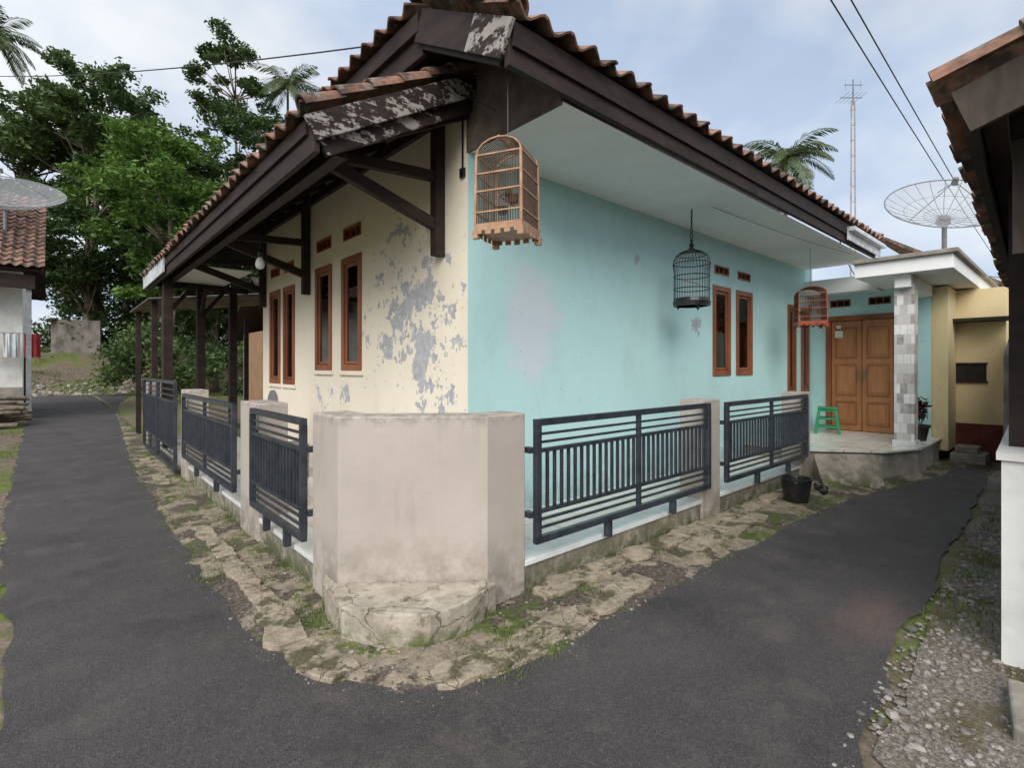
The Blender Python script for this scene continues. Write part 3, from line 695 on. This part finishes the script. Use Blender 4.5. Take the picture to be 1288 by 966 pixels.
# ------------------------------------------------------------------ fence
fence=empty('boundary_fence')
b=MB()
PT=1.28
b.prism([(1.36,3.65),(1.36,3.21),(2.11,2.60),(2.45,2.60),(2.45,2.86),(2.2,2.86),(1.62,3.33),(1.62,3.65)],.0,PT,TAUPE)
for x0,x1,t in((4.95,5.33,1.26),(7.70,8.05,1.25)): b.box(x0,x1,2.60,2.86,0,t,TAUPE)
for y0,y1,t in((4.95,5.55,1.27),(8.25,8.75,1.28),(12.4,12.8,1.3)): b.box(1.36,1.62,y0,y1,0,t,TAUPE)
b.build('piers',fence,bevel=.012)
b=MB()
for x0,x1 in((2.45,4.95),(5.33,7.70)):
    b.box(x0,x1,2.625,2.84,-.02,.20,PLINTH); b.box(x0+.002,x1-.002,2.605,2.86,.20,.238,TILEW)
for y0,y1 in((3.65,4.95),(5.55,8.25)):
    b.box(1.385,1.60,y0,y1,-.02,.20,PLINTH); b.box(1.365,1.62,y0+.002,y1-.002,.20,.238,TILEW)
b.build('plinth',fence,bevel=.004)
b=MB()
r=random.Random(3)
outl=[(1.345,3.42),(1.27,3.15),(1.235,2.86),(1.36,2.64),(1.57,2.44),(1.82,2.45),(2.12,2.52),(2.16,2.597)]
dn=[]
for a_,c_ in zip(outl[:-1],outl[1:]):
    for k in range(4): dn.append((a_[0]+(c_[0]-a_[0])*k/4+r.uniform(-.008,.008),a_[1]+(c_[1]-a_[1])*k/4+r.uniform(-.008,.008)))
dn.append(outl[-1])
poly=dn+[(2.108,2.596),(1.357,3.206),(1.357,3.42)]
zt=[.205+.012*noise.noise(Vector((x*6,y*6,1)))-(.05 if i in(0,1,2,26,27,28) else 0) for i,(x,y) in enumerate(poly)]
b.prism(poly,-.02,zt,LEDGE)
b.build('corner_ledge',fence,bevel=.014)
def panel(b,p0,p1,z0,z1,off,gate=False):
    p0=Vector(p0);p1=Vector(p1);d=(p1-p0).normalized();L=(p1-p0).length; n=Vector(off)
    P=lambda s,z,o=0: (p0.x+d.x*s+n.x*o,p0.y+d.y*s+n.y*o,z)
    fr=.048
    b.beam(P(0,z1-fr/2),P(L,z1-fr/2),.04,fr,BLACKM); b.beam(P(0,z0+fr/2),P(L,z0+fr/2),.04,fr,BLACKM)
    b.beam(P(fr/2,z0+fr),P(fr/2,z1-fr),fr,.04,BLACKM,up=(d.x,d.y,0)) ; b.beam(P(L-fr/2,z0+fr),P(L-fr/2,z1-fr),fr,.04,BLACKM,up=(d.x,d.y,0))
    H=z1-z0; bt=.20*H
    zu=z1-fr-bt; zl=z0+fr+bt
    bays=max(1,round(L/1.15)); bw=(L-2*fr)/bays
    for i in range(bays+1):
        if 0<i<bays: b.beam(P(fr+i*bw,z0+fr),P(fr+i*bw,z1-fr),.035,.034,BLACKM,up=(d.x,d.y,0))
    b.beam(P(fr,zu),P(L-fr,zu),.03,.028,BLACKM); b.beam(P(fr,zl),P(L-fr,zl),.03,.028,BLACKM)
    for k in(1,2):
        b.beam(P(fr,zu+bt*k/3),P(L-fr,zu+bt*k/3),.018,.018,BLACKM); b.beam(P(fr,zl-bt*k/3),P(L-fr,zl-bt*k/3),.018,.018,BLACKM)
    nb=int((L-2*fr)/.075)
    for i in range(1,nb):
        s=fr+(L-2*fr)*i/nb; b.beam(P(s,zl),P(s,zu),.02,.02,BLACKM,up=(d.x,d.y,0))
    if not gate:
        for s in(.33*L,.72*L): b.beam(P(s,.236),P(s,z0),.05,.05,BLACKM,up=(d.x,d.y,0))
        for zz in(z0+.2,z1-.22):
            b.beam(P(-.005,zz,-.02),P(-.005,zz,-.09),.05,.04,BLACKM); b.beam(P(L+.005,zz,-.02),P(L+.005,zz,-.09),.05,.04,BLACKM)
b=MB()
panel(b,(2.50,2.555,0),(5.0,2.555,0),.36,1.235,(0,-1,0)); panel(b,(5.36,2.555,0),(7.78,2.555,0),.36,1.225,(0,-1,0))
panel(b,(1.315,4.98,0),(1.315,3.68,0),.36,1.235,(-1,0,0)); panel(b,(1.315,8.28,0),(1.315,5.58,0),.36,1.24,(-1,0,0))
b.build('rail_panels',fence)
b=MB(); panel(b,(1.30,10.5,0),(1.30,8.8,0),.08,1.40,(-1,0,0),True); panel(b,(1.30,12.3,0),(1.30,10.55,0),.08,1.40,(-1,0,0),True)
b.build('iron_gate',None)
b=MB(); b.box(1.95,2.35,6.4,6.8,.62,.65,METAL)
for x in(1.97,2.33):
    for y in(6.42,6.78): b.beam((x,y,.24),(x,y,.63),.035,.035,METAL)
vs=[];K=9
for k in range(K):
    t=math.pi*k/(K-1); vs.append((1.97,6.6-.2*math.cos(t),1.1+.22*math.sin(t)))
vs=[(1.97,6.4,.65)]+vs+[(1.97,6.8,.65)]
b.add(vs+[(v[0]+.02,v[1],v[2]) for v in vs],[tuple(range(len(vs))),tuple(reversed(range(len(vs),2*len(vs))))]+[(i,(i+1)%len(vs),len(vs)+(i+1)%len(vs),len(vs)+i) for i in range(len(vs))],METAL)
b.build('plastic_chair',bevel=.004)

# ------------------------------------------------------------------ cages
def square_cage(name,c,w,h,wood,bars,rot=0,hookz=3.47):
    cx,cy,z0=c; b=MB(); hw=w/2; top=.93
    X=Matrix.Translation((cx,cy,z0))@Matrix.Rotation(rot,4,'Z')
    b.box(-hw,hw,-hw,hw,.05,.095,wood); b.box(-hw*.97,hw*.97,-hw*.97,hw*.97,.095,.10,BAMBD)
    for sx in(-1,1):
        for sy in(-1,1):
            b.beam((sx*hw*.95,sy*hw*.95,0),(sx*hw*.95,sy*hw*.95,.05),.04,.04,wood)
            b.beam((sx*hw*.97,sy*hw*.97,.09),(sx*hw*top,sy*hw*top,h*.80),.015,.015,wood)
    for sx,sy,ax in((0,-1,0),(0,1,0),(-1,0,1),(1,0,1)):
        for i in range(-2,3):
            o=i*hw*.4
            if ax==0: b.box(o-hw*.12,o+hw*.12,sy*hw-.004,sy*hw+.004,.02+abs(i)*.004,.05,wood)
            else: b.box(sx*hw-.004,sx*hw+.004,o-hw*.12,o+hw*.12,.02+abs(i)*.004,.05,wood)
    def ringz(z,s,t=.010):
        for a in(((-1,-1),(1,-1)),((1,-1),(1,1)),((1,1),(-1,1)),((-1,1),(-1,-1))):
            b.beam((a[0][0]*s,a[0][1]*s,z),(a[1][0]*s,a[1][1]*s,z),t,t,wood)
    for f in(.25,.45,.62,.8):
        s=hw*(.97-(.97-top)*(f*h-.09)/(h*.8-.09)); ringz(f*h,s)
    n=17
    for i in range(n+1):
        t=-1+2*i/n
        for (fx,fy) in((1,0),(0,1)):
            for sg in(-1,1):
                p=(t*hw*.95,sg*hw*.97) if fx else (sg*hw*.97,t*hw*.95); q=(t*hw*top,sg*hw*top) if fx else (sg*hw*top,t*hw*top)
                b.cyl((p[0],p[1],.09),(q[0],q[1],h*.8),.0032,.0032,bars,4,False)
    for i in range(n+1):
        t=-1+2*i/n; pts=[]
        for k in range(9):
            a=math.pi*k/8; pts.append(Vector((t*hw*top,-math.cos(a)*hw*top,h*.8+math.sin(a)*h*.15)))
        b.path(pts,.0030,bars,4)
    for t in(-1,1):
        pts=[Vector((t*hw*top,-math.cos(math.pi*k/8)*hw*top,h*.8+math.sin(math.pi*k/8)*h*.15)) for k in range(9)]; b.path(pts,.007,wood,5)
    b.beam((-hw*top,0,h*.955),(hw*top,0,h*.955),.014,.014,wood)
    b.cyl((-hw*.85,0,h*.4),(hw*.85,0,h*.4),.007,.007,wood,6); b.lathe([(.0,0),(.03,0),(.035,.05),(.03,.05),(.026,.01)],(hw*.6,hw*.5,h*.33),BLACKP,12); b.lathe([(.0,0),(.03,0),(.035,.05),(.03,.05),(.026,.01)],(-hw*.6,-hw*.5,h*.33),BAMBD,12)
    # small perched bird: tapered body, head, beak, tail, legs
    bz=h*.4+.055
    b.cyl((-.035,0,bz-.012),(.0,0,bz),.012,.026,BAMBD,10); b.cyl((0,0,bz),(.03,0,bz+.022),.026,.017,BAMBD,10); b.cyl((.03,0,bz+.022),(.05,0,bz+.034),.018,.010,BLACKP,10); b.cyl((.05,0,bz+.034),(.066,0,bz+.032),.005,.001,BLACKP,6)
    b.beam((-.035,0,bz-.014),(-.10,0,bz-.04),.018,.005,BLACKP); b.cyl((0,.008,bz-.02),(0,.008,h*.4),.002,.002,BLACKP,4); b.cyl((0,-.008,bz-.02),(0,-.008,h*.4),.002,.002,BLACKP,4)
    b.box(-hw*.25,hw*.25,-hw*.98,-hw*.94,h*.13,h*.135,wood)
    b.cyl((0,0,h*.95),(0,0,h*1.0),.012,.005,wood,8)
    b.cyl((0,0,h),(0,0,hookz-z0),.0035,.0035,BLACKM,5)
    return b.build(name,None,xf=X)
square_cage('bird_cage',(2.26,2.57,2.44),.335,.68,BAMB,BAMBD,rot=.45,hookz=3.78)
square_cage('bird_cage',(8.82,2.85,2.22),.40,.66,REDC,BAMBD,rot=.5)
b=MB(); cx,cy,z0=5.58,3.07,2.32; R=.2
b.lathe([(R*.9,0),(R*1.04,.0),(R*1.06,.05),(R*1.0,.09),(R*.98,.06),(0,.055)],(cx,cy,z0),BLACKP,28)
n=34
for i in range(n):
    a=2*math.pi*i/n; pts=[]
    for k in range(11):
        t=k/10
        if t<.5: r_=R; z=.07+t*2*.43
        else:
            q=(t-.5)*2*math.pi/2; r_=R*math.cos(q)+.012; z=.50+.16*math.sin(q)
        pts.append(Vector((cx+r_*math.cos(a),cy+r_*math.sin(a),z0+z)))
    b.path(pts,.0030,BLACKP,4)
for z,r_ in((.2,R),(.35,R),(.5,R),(.60,R*.80)):
    pts=[Vector((cx+(r_+.002)*math.cos(2*math.pi*k/24),cy+(r_+.002)*math.sin(2*math.pi*k/24),z0+z)) for k in range(25)]; b.path(pts,.006,BLACKP,5)
b.lathe([(0,.64),(.04,.65),(.045,.67),(.02,.69),(.03,.72),(.012,.75),(.02,.78),(0,.80)],(cx,cy,z0),BLACKP,12)
pts=[Vector((cx+.03*math.cos(2*math.pi*k/12),cy,z0+.83+.03*math.sin(2*math.pi*k/12))) for k in range(13)]; b.path(pts,.007,BLACKP,5)
pts=[Vector((cx+.025*math.cos(2*math.pi*k/12),cy,z0+.89+.03*math.sin(2*math.pi*k/12))) for k in range(13)]; b.path(pts,.006,BLACKP,5)
for k in range(12):
    pts=[Vector((cx+.012*math.cos(2*math.pi*j/8)*(k%2),cy+.012*math.cos(2*math.pi*j/8)*(1-k%2),z0+.945+k*.03*.98+.018*math.sin(2*math.pi*j/8))) for j in range(9)]
    if z0+.945+k*.03<3.46: b.path(pts,.004,BLACKP,4)
b.cyl((cx,cy,z0+.9),(cx,cy,3.47),.003,.003,BLACKM,5); b.cyl((cx-R*.9,cy,z0+.28),(cx+R*.9,cy,z0+.28),.007,.007,BAMB,6)
for a in range(3): t=a*2.1; b.cyl((cx+.15*math.cos(t),cy+.15*math.sin(t),z0-.03),(cx+.15*math.cos(t),cy+.15*math.sin(t),z0),.012,.02,BLACKP,6)
b.build('round_bird_cage')

# ------------------------------------------------------------------ small items
b=MB(); c=Vector((10.40,3.08,.41))
b.box(-.15,.15,-.15,.15,.44,.475,GREENP); b.box(-.13,.13,-.13,.13,.40,.44,GREENP)
for sx in(-1,1):
    for sy in(-1,1):
        b.beam((sx*.125,sy*.125,.43),(sx*.18,sy*.18,0),.05,.03,GREENP)
for z,s in((.12,.163),(.27,.145)):
    for a,e in(((-1,-1),(1,-1)),((1,-1),(1,1)),((1,1),(-1,1)),((-1,1),(-1,-1))): b.beam((a[0]*s,a[1]*s,z),(e[0]*s,e[1]*s,z),.015,.035,GREENP)
b.build('plastic_stool',bevel=.006,xf=Matrix.Translation(c)@Matrix.Rotation(.3,4,'Z'))
b=MB(); b.lathe([(0,.0),(.125,0),(.13,.01),(.165,.25),(.18,.255),(.18,.27),(.16,.27),(.155,.25),(.12,.02),(0,.02)],(6.5,2.25,.03),BLACKP,28)
pts=[Vector((6.5+.165*math.cos(math.pi*k/12),2.25-.09*math.sin(math.pi*k/12)-.02,.29-.06*math.sin(math.pi*k/12))) for k in range(13)]; b.path(pts,.005,METAL,5); b.build('plastic_bucket',smooth=False)
b=MB(); vs=[(8.03,2.56,.38),(8.60,1.95,.38),(8.15,1.72,.03),(7.62,2.30,.03)]
b.add(vs+[(v[0],v[1],-.02) for v in vs],[(0,1,2,3),(4,7,6,5),(0,3,7,4),(1,5,6,2),(3,2,6,7),(0,4,5,1)],PLINTH); b.build('concrete_ramp',bevel=.02)
b=MB()
for (x,y,a) in((7.22,2.18,.3),(7.36,2.28,.5)):
    ring=[(x+.13*math.cos(t)*math.cos(a)-.05*math.sin(t)*math.sin(a),y+.13*math.cos(t)*math.sin(a)+.05*math.sin(t)*math.cos(a)) for t in [2*math.pi*k/14 for k in range(14)]]
    b.prism(ring,.03,.06,BLACKP)
    pts=[Vector((x+.03*math.cos(a)-.048*math.cos(t)*math.sin(a),y+.03*math.sin(a)+.048*math.cos(t)*math.cos(a),.06+.045*math.sin(t))) for t in [math.pi*k/6 for k in range(7)]]; b.path(pts,.012,BLACKP,5)
b.build('sandals')
root=empty('potted_plant'); b=MB(); b.lathe([(0,0),(.10,0),(.14,.22),(.16,.22),(.16,.26),(.13,.26),(.12,.2),(0,.2)],(10.45,1.78,.41),BLACKP,18)
for k in range(9): b.path([Vector((10.45,1.78,.6)),Vector((10.45+random.uniform(-.08,.08),1.78+random.uniform(-.08,.08),.8)),Vector((10.45+random.uniform(-.13,.13),1.78+random.uniform(-.13,.13),1.0))],.006,BARK,4)
b.build('pot',root)
C=clump_leaves([(10.45,1.78,.92,.12,.12,.2)],300); T,Bv=rand_frames(300,.045); quads('leaves',C,T,Bv,leaf_mat('maroon_leaf',(.03,.012,.012),(.05,.03,.02),(.02,.03,.012)),root)
b=MB(); b.box(11.25,11.8,1.05,1.5,-.02,.16,CONC); b.box(11.35,11.7,1.15,1.45,.16,.27,PLINTH); b.build('concrete_step',bevel=.015)
b=MB(); b.prism([(10.9,.72),(11.86,.72),(11.86,.82),(10.9,.82)],-.02,[1.85,2.15,2.15,1.80],CONC); b.build('concrete_wall',bevel=.03)

# ------------------------------------------------------------------ opposite house (right edge)
opp=empty('opposite_house')
e=CW(.715,.699); o0=CW(2.0,2.24); ang=math.atan2(e.y,e.x)
XF=Matrix.Translation((o0.x,o0.y,0))@Matrix.Rotation(ang,4,'Z')
b=MB()
b.box(.82,7,-.24,-.08,0,1.1,WHITEC); b.box(.80,7,-.26,-.06,1.1,1.14,WHITEC); b.box(.5,7,-3,-.45,0,2.78,DARKIN)  # last box: solid block, interior shade put in as near-black colour
for x in(1.15,3.4,5.6): b.box(x,x+.12,-.22,-.10,1.14,2.80,DWOOD)
b.build('wall',opp,xf=XF)
SO=.34
b=MB()
b.box(0,8,-.03,.01,2.62,2.82,DWOOD); b.box(0.02,8,-.12,-.04,2.70,2.80,DWOOD)
def zz(y): return 2.82-SO*y
vs=[(-.02,0.03,zz(.03)),(8,.03,zz(.03)),(8,-3,zz(-3)),(-.02,-3,zz(-3))]
b.add(vs+[(v[0],v[1],v[2]-.03) for v in vs],[(3,2,1,0),(4,5,6,7),(0,1,5,4),(1,2,6,5),(2,3,7,6),(3,0,4,7)],DWOOD)
for x in [0.05+.5*i for i in range(16)]: b.beam((x,.0,zz(0)-.08),(x,-2.8,zz(-2.8)-.08),.05,.08,DWOOD)
OLDW=simple('old_grey_wood',(.085,.065,.055),(.035,.026,.022),5,.85,.5,sc=(1,1,.3))
b.beam((-.03,.02,zz(.02)-.10),(-.03,-3,zz(-3)-.10),.03,.2,OLDW)
for k in range(3): b.box(.46+k*.004,.485+k*.004,-.42+k*.10,-.33+k*.10,2.05+.05*k,2.70,OLDW)
b.build('eave_timbers',opp,xf=XF)
b=MB(); c9=math.sqrt(1+SO**2); tiles(b,(-.06,.10,zz(.1)+.01),(1,0,0),(0,-1/c9,SO/c9),34,6,seed=41,amp=.04); caps(b,(-.04,.10,zz(.1)+.05),(-.04,-2.5,zz(-2.5)+.05),.075,seed=42); b.build('clay_roof_tiles',opp,xf=XF)

# ------------------------------------------------------------------ neighbours
nb=empty('neighbour_house'); b=MB(); b.box(5.5,10,16,22,-.1,2.9,simple('brown_plaster',(.32,.20,.11),(.24,.15,.09),3)); b.build('walls',nb)
b=MB(); slabq([(5.0,15.4,2.7),(10.5,15.4,2.7),(10.5,19,4.7),(5.0,19,4.7)],.06); slabq([(5.0,22.6,2.7),(10.5,22.6,2.7),(10.5,19,4.7),(5.0,19,4.7)],.06); tiles(b,(5.0,15.35,2.72),(1,0,0),(0,.874,.486),23,13,seed=51); b.build('roof',nb)
b=MB(); vs=[];N=60
for i in range(N+1):
    y=12.2+3.4*i/N; zz_=.02*math.sin(i*math.pi/2)
    vs+= [(1.35,y,2.95+zz_),(4.2,y,3.35+zz_)]
b.add(vs,[(2*i,2*i+1,2*i+3,2*i+2) for i in range(N)],simple('corrugated_sheet',(.30,.27,.25),(.14,.10,.08),3,.6,.1,metal=.3))
for x,y in((1.5,12.6),(1.5,15.3),(3.9,12.6),(3.9,15.3)): b.box(x-.05,x+.05,y-.05,y+.05,-.05,2.95,DWOOD)
b.build('corrugated_shed')
lh=empty('roadside_house'); b=MB()
LX=-.75
b.box(-8,LX,21.5,28,-.1,4.5,WHITEC); b.box(LX-.9,LX+.004,21.42,21.498,-.1,1.0,CONC)
b.box(LX-.02,LX+.03,22.3,23.1,.2,2.2,DWOOD); b.box(-2.3,-1.5,21.44,21.497,1.3,2.6,DWOOD)
b.box(LX+.1,LX+.22,20.6,20.72,-.1,4.3,METAL); b.box(-4,LX+.3,20.5,20.6,3.9,4.3,DWOOD); b.build('walls',lh)
b=MB(); slabq([(-8,20.3,4.45),(LX+.45,20.3,4.45),(LX+.45,24.6,7.6),(-8,24.6,7.6)],.08); slabq([(-8,28.9,4.45),(LX+.45,28.9,4.45),(LX+.45,24.6,7.6),(-8,24.6,7.6)],.08)
U=Vector((0,4.3,3.15)).normalized(); tiles(b,(LX+.5-.235*22,20.2,4.47),(1,0,0),U,22,18,seed=61)
b.beam((LX+.46,20.3,4.4),(LX+.46,24.6,7.5),.05,.22,DWOOD); b.build('roof',lh)
b=MB()
r=random.Random(9)
for i in range(90):
    x=-.85-r.random()*1.2; y=18.6+r.random()*2; z=.1+r.random()*1.0*(1-abs(y-19.6)/1.3); b.cyl((x-.35,y+r.uniform(-.1,.1),z),(x+.35,y+r.uniform(-.1,.1),z+r.uniform(-.05,.05)),.05,.045,BARK,7)
b.build('firewood_pile')
b=MB(); RED=simple('red_cloth',(.30,.03,.03),(.20,.02,.03),4,.9,.2)
for i in range(3):
    y=21.0; x0=-1.6+i*.45; vs=[];K=8
    for k in range(K+1):
        xx=x0+.36*k/K; vs+=[(xx,y+.03*math.sin(k*1.7),2.6),(xx,y+.06*math.sin(k*1.7+1),1.9)]
    b.add(vs,[(2*k,2*k+2,2*k+3,2*k+1) for k in range(K)],(RED,CURT,RED)[i])
b.cyl((-2.2,21,2.61),(-.5,21,2.61),.006,.006,RUBBER,5); b.build('hanging_laundry')
b=MB(); p0=tpos(64,36);p1=tpos(126,35); b.prism([(p0.x,p0.y),(p1.x,p1.y),(p1.x+.1,p1.y+.2),(p0.x+.1,p0.y+.2)],0,[5.0,4.8,4.8,5.0],simple('stained_block_wall',(.20,.18,.16),(.09,.08,.07),1.2,.9,.5))
b.build('block_wall')
b=MB(); b.box(22,34,1.5,9,-.1,3.2,YEL); slabq([(19,.2,3.1),(34,.2,3.1),(34,4.5,5.9),(19,4.5,5.9)],.1,CLAY)
b.build('far_red_roof_house')

# ------------------------------------------------------------------ dishes, antenna, wires
m=NT('dish_mesh'); tr=m.n('ShaderNodeBsdfTransparent'); mx=m.n('ShaderNodeMixShader'); mx.inputs[0].default_value=.38
m.fin((.36,.37,.39),.5,.4); m.l(tr.outputs[0],mx.inputs[1]); m.l(m.b.outputs[0],mx.inputs[2]); m.l(mx.outputs[0],m.out.inputs[0]); DISHM=m.mat
def dish(name,c,R,tilt_dir,tilt,mastz):
    b=MB(); depth=R*.32; nr=24
    P=lambda r,a:Vector((r*math.cos(a),r*math.sin(a),depth*(r/R)**2))
    rings=7; vs=[];fs=[]
    for j in range(rings+1):
        for i in range(nr*2): vs.append(P(R*j/rings,2*math.pi*i/(nr*2)))
    for j in range(rings):
        for i in range(nr*2): k=nr*2; fs.append((j*k+i,j*k+(i+1)%k,(j+1)*k+(i+1)%k,(j+1)*k+i))
    b.add(vs,fs,DISHM)
    for i in range(nr): b.path([P(R*j/5,2*math.pi*i/nr) for j in range(6)],.006,METAL,4)
    for rr,t in((R,.014),(R*.66,.005),(R*.33,.005)): b.path([P(rr,2*math.pi*i/48) for i in range(49)],t,METAL,5)
    f=Vector((0,0,R*.72))
    for i in range(3): b.cyl(P(R*.75,2.1*i+.4),f,.009,.009,METAL,5)
    b.cyl(f-Vector((0,0,.06)),f+Vector((0,0,.08)),.06,.05,METAL,12); b.cyl((0,0,-.12),(0,0,.02),.14,.10,METAL,12)
    X=Matrix.Translation(c)@Matrix.Rotation(tilt,4,Vector((-math.sin(tilt_dir),math.cos(tilt_dir),0)))
    root=empty(name); b.build('reflector',root,xf=X)
    b=MB(); b.cyl((c[0],c[1],mastz),(c[0],c[1],c[2]-.08),.045,.045,METAL,10)
    for a in(0,2.1,4.2): b.cyl((c[0]+.4*math.cos(a),c[1]+.4*math.sin(a),mastz),(c[0],c[1],mastz+.5),.015,.015,METAL,6)
    b.build('mast',root)
dp=CW(9.02,10.65)
dish('satellite_dish',(dp.x,dp.y,4.72),1.08,math.atan2(-.45,-.9),.72,3.24)
dl=CW(-15.5,15.6)
dish('satellite_dish',(dl.x,dl.y,6.55),1.45,math.atan2(-.9,-.1),.55,5.3)
b=MB(); ax,ay=16.3,4.2
for s in(-.05,.05): b.cyl((ax+s,ay-s,2.9),(ax+s*.6,ay-s*.6,8.9),.020,.016,RUST,6)
for i in range(14): z=3.2+i*.42; b.cyl((ax-.05,ay+.05,z),(ax+.05,ay-.05,z+.02),.012,.012,RUST,5)
b.cyl((ax,ay,8.8),(ax,ay,9.5),.02,.02,METAL,6)
dx=Vector((CA,-SA,0)); dy=Vector((SA,CA,0)); p=Vector((ax,ay,9.0)); b.cyl(p-dx*.35,p+dx*.25,.012,.012,METAL,5)
for k in range(5): q=p-dx*.3+dx*k*.12; b.cyl(q-dy*.3,q+dy*.3,.006,.006,METAL,4)
p2=p+Vector((0,0,.35)); b.cyl(p2-dx*.25,p2+dx*.25,.010,.010,METAL,5)
for k in(-.2,0,.2): b.cyl(p2+dx*k-Vector((0,0,.14)),p2+dx*k+Vector((0,0,.14)),.006,.006,METAL,4)
b.build('tv_antenna_mast')
def wire(b,p,q,sag,r=.009):
    p=Vector(p);q=Vector(q); b.path([p.lerp(q,i/24)-Vector((0,0,sag*4*(i/24)*(1-i/24))) for i in range(25)],r,RUBBER,5)
b=MB()
wire(b,CW(-22,17,12.0),CW(-1.28,5.2,4.9),.5,.008)
for off in(0,.22): wire(b,CW(1.3+off,3.9,6.25+off*.3),CW(20.5+off,21.5,6.0),.1,.009)
wire(b,(10.2,2.9,4.1),(16.2,3.9,4.0),.35,.01); wire(b,(10.6,2.4,3.9),CW(14,13.5,4.0),.3,.009)
wire(b,(2.3,3.2,3.72),(9.6,2.5,3.44),.12,.003)
b.build('overhead_wires')

# ------------------------------------------------------------------ camera, light, sky
cam=bpy.data.cameras.new('camera'); co=bpy.data.objects.new('camera',cam); link(co)
co.location=(0,0,1.6); cam.sensor_width=36; cam.lens=36*642/1288; cam.shift_y=-21/1288; cam.clip_end=2000; cam.clip_start=.05
fwd=Vector((SA,CA,0)); co.rotation_euler=fwd.to_track_quat('-Z','Y').to_euler()
scene.camera=co
sun_az_dir=CW(-.15,-1.0).normalized(); el=math.radians(40)
to_sun=Vector((sun_az_dir.x*math.cos(el),sun_az_dir.y*math.cos(el),math.sin(el)))
L=bpy.data.lights.new('sun','SUN'); L.energy=3.6; L.angle=math.radians(50); L.color=(1,.965,.91)
lo=bpy.data.objects.new('sun',L); link(lo); lo.rotation_euler=(-to_sun).to_track_quat('-Z','Y').to_euler()
wd=bpy.data.worlds.new('World'); scene.world=wd; wd.use_nodes=True; t=wd.node_tree; t.nodes.clear()
out=t.nodes.new('ShaderNodeOutputWorld'); bg=t.nodes.new('ShaderNodeBackground'); sky=t.nodes.new('ShaderNodeTexSky'); sky.sky_type='NISHITA'; sky.sun_disc=False
sky.sun_elevation=el; sky.sun_rotation=math.atan2(to_sun.x,to_sun.y); sky.dust_density=2.0; sky.air_density=1.0
tc=t.nodes.new('ShaderNodeTexCoord'); mp=t.nodes.new('ShaderNodeMapping'); mp.inputs['Scale'].default_value=(1,1,1.8); mp.inputs['Location'].default_value=(.3,.9,.2)
nz=t.nodes.new('ShaderNodeTexNoise'); nz.inputs['Scale'].default_value=1.5; nz.inputs['Detail'].default_value=6; nz.inputs['Roughness'].default_value=.5
mr=t.nodes.new('ShaderNodeMapRange'); mr.inputs['From Min'].default_value=.32; mr.inputs['From Max'].default_value=.58; mr.inputs['To Min'].default_value=.65; mr.inputs['To Max'].default_value=1
nz2=t.nodes.new('ShaderNodeTexNoise'); nz2.inputs['Scale'].default_value=2.2; nz2.inputs['Detail'].default_value=6
mc=t.nodes.new('ShaderNodeMix'); mc.data_type='RGBA'; mc.inputs[6].default_value=(3.9,4.7,6.0,1); mc.inputs[7].default_value=(6.9,7.1,7.3,1)
mr2=t.nodes.new('ShaderNodeMapRange'); mr2.inputs['From Min'].default_value=.36; mr2.inputs['From Max'].default_value=.58
mx=t.nodes.new('ShaderNodeMix'); mx.data_type='RGBA'
t.links.new(tc.outputs['Generated'],mp.inputs[0]); t.links.new(mp.outputs[0],nz.inputs['Vector']); t.links.new(mp.outputs[0],nz2.inputs['Vector'])
t.links.new(nz.outputs['Fac'],mr.inputs[0]); t.links.new(mr.outputs[0],mx.inputs[0]); t.links.new(nz2.outputs['Fac'],mr2.inputs[0]); t.links.new(mr2.outputs[0],mc.inputs[0])
t.links.new(sky.outputs[0],mx.inputs[6]); t.links.new(mc.outputs[2],mx.inputs[7]); t.links.new(mx.outputs[2],bg.inputs[0]); bg.inputs[1].default_value=.145; t.links.new(bg.outputs[0],out.inputs[0])
scene.view_settings.view_transform='Standard'; scene.view_settings.look='None'; scene.view_settings.exposure=0
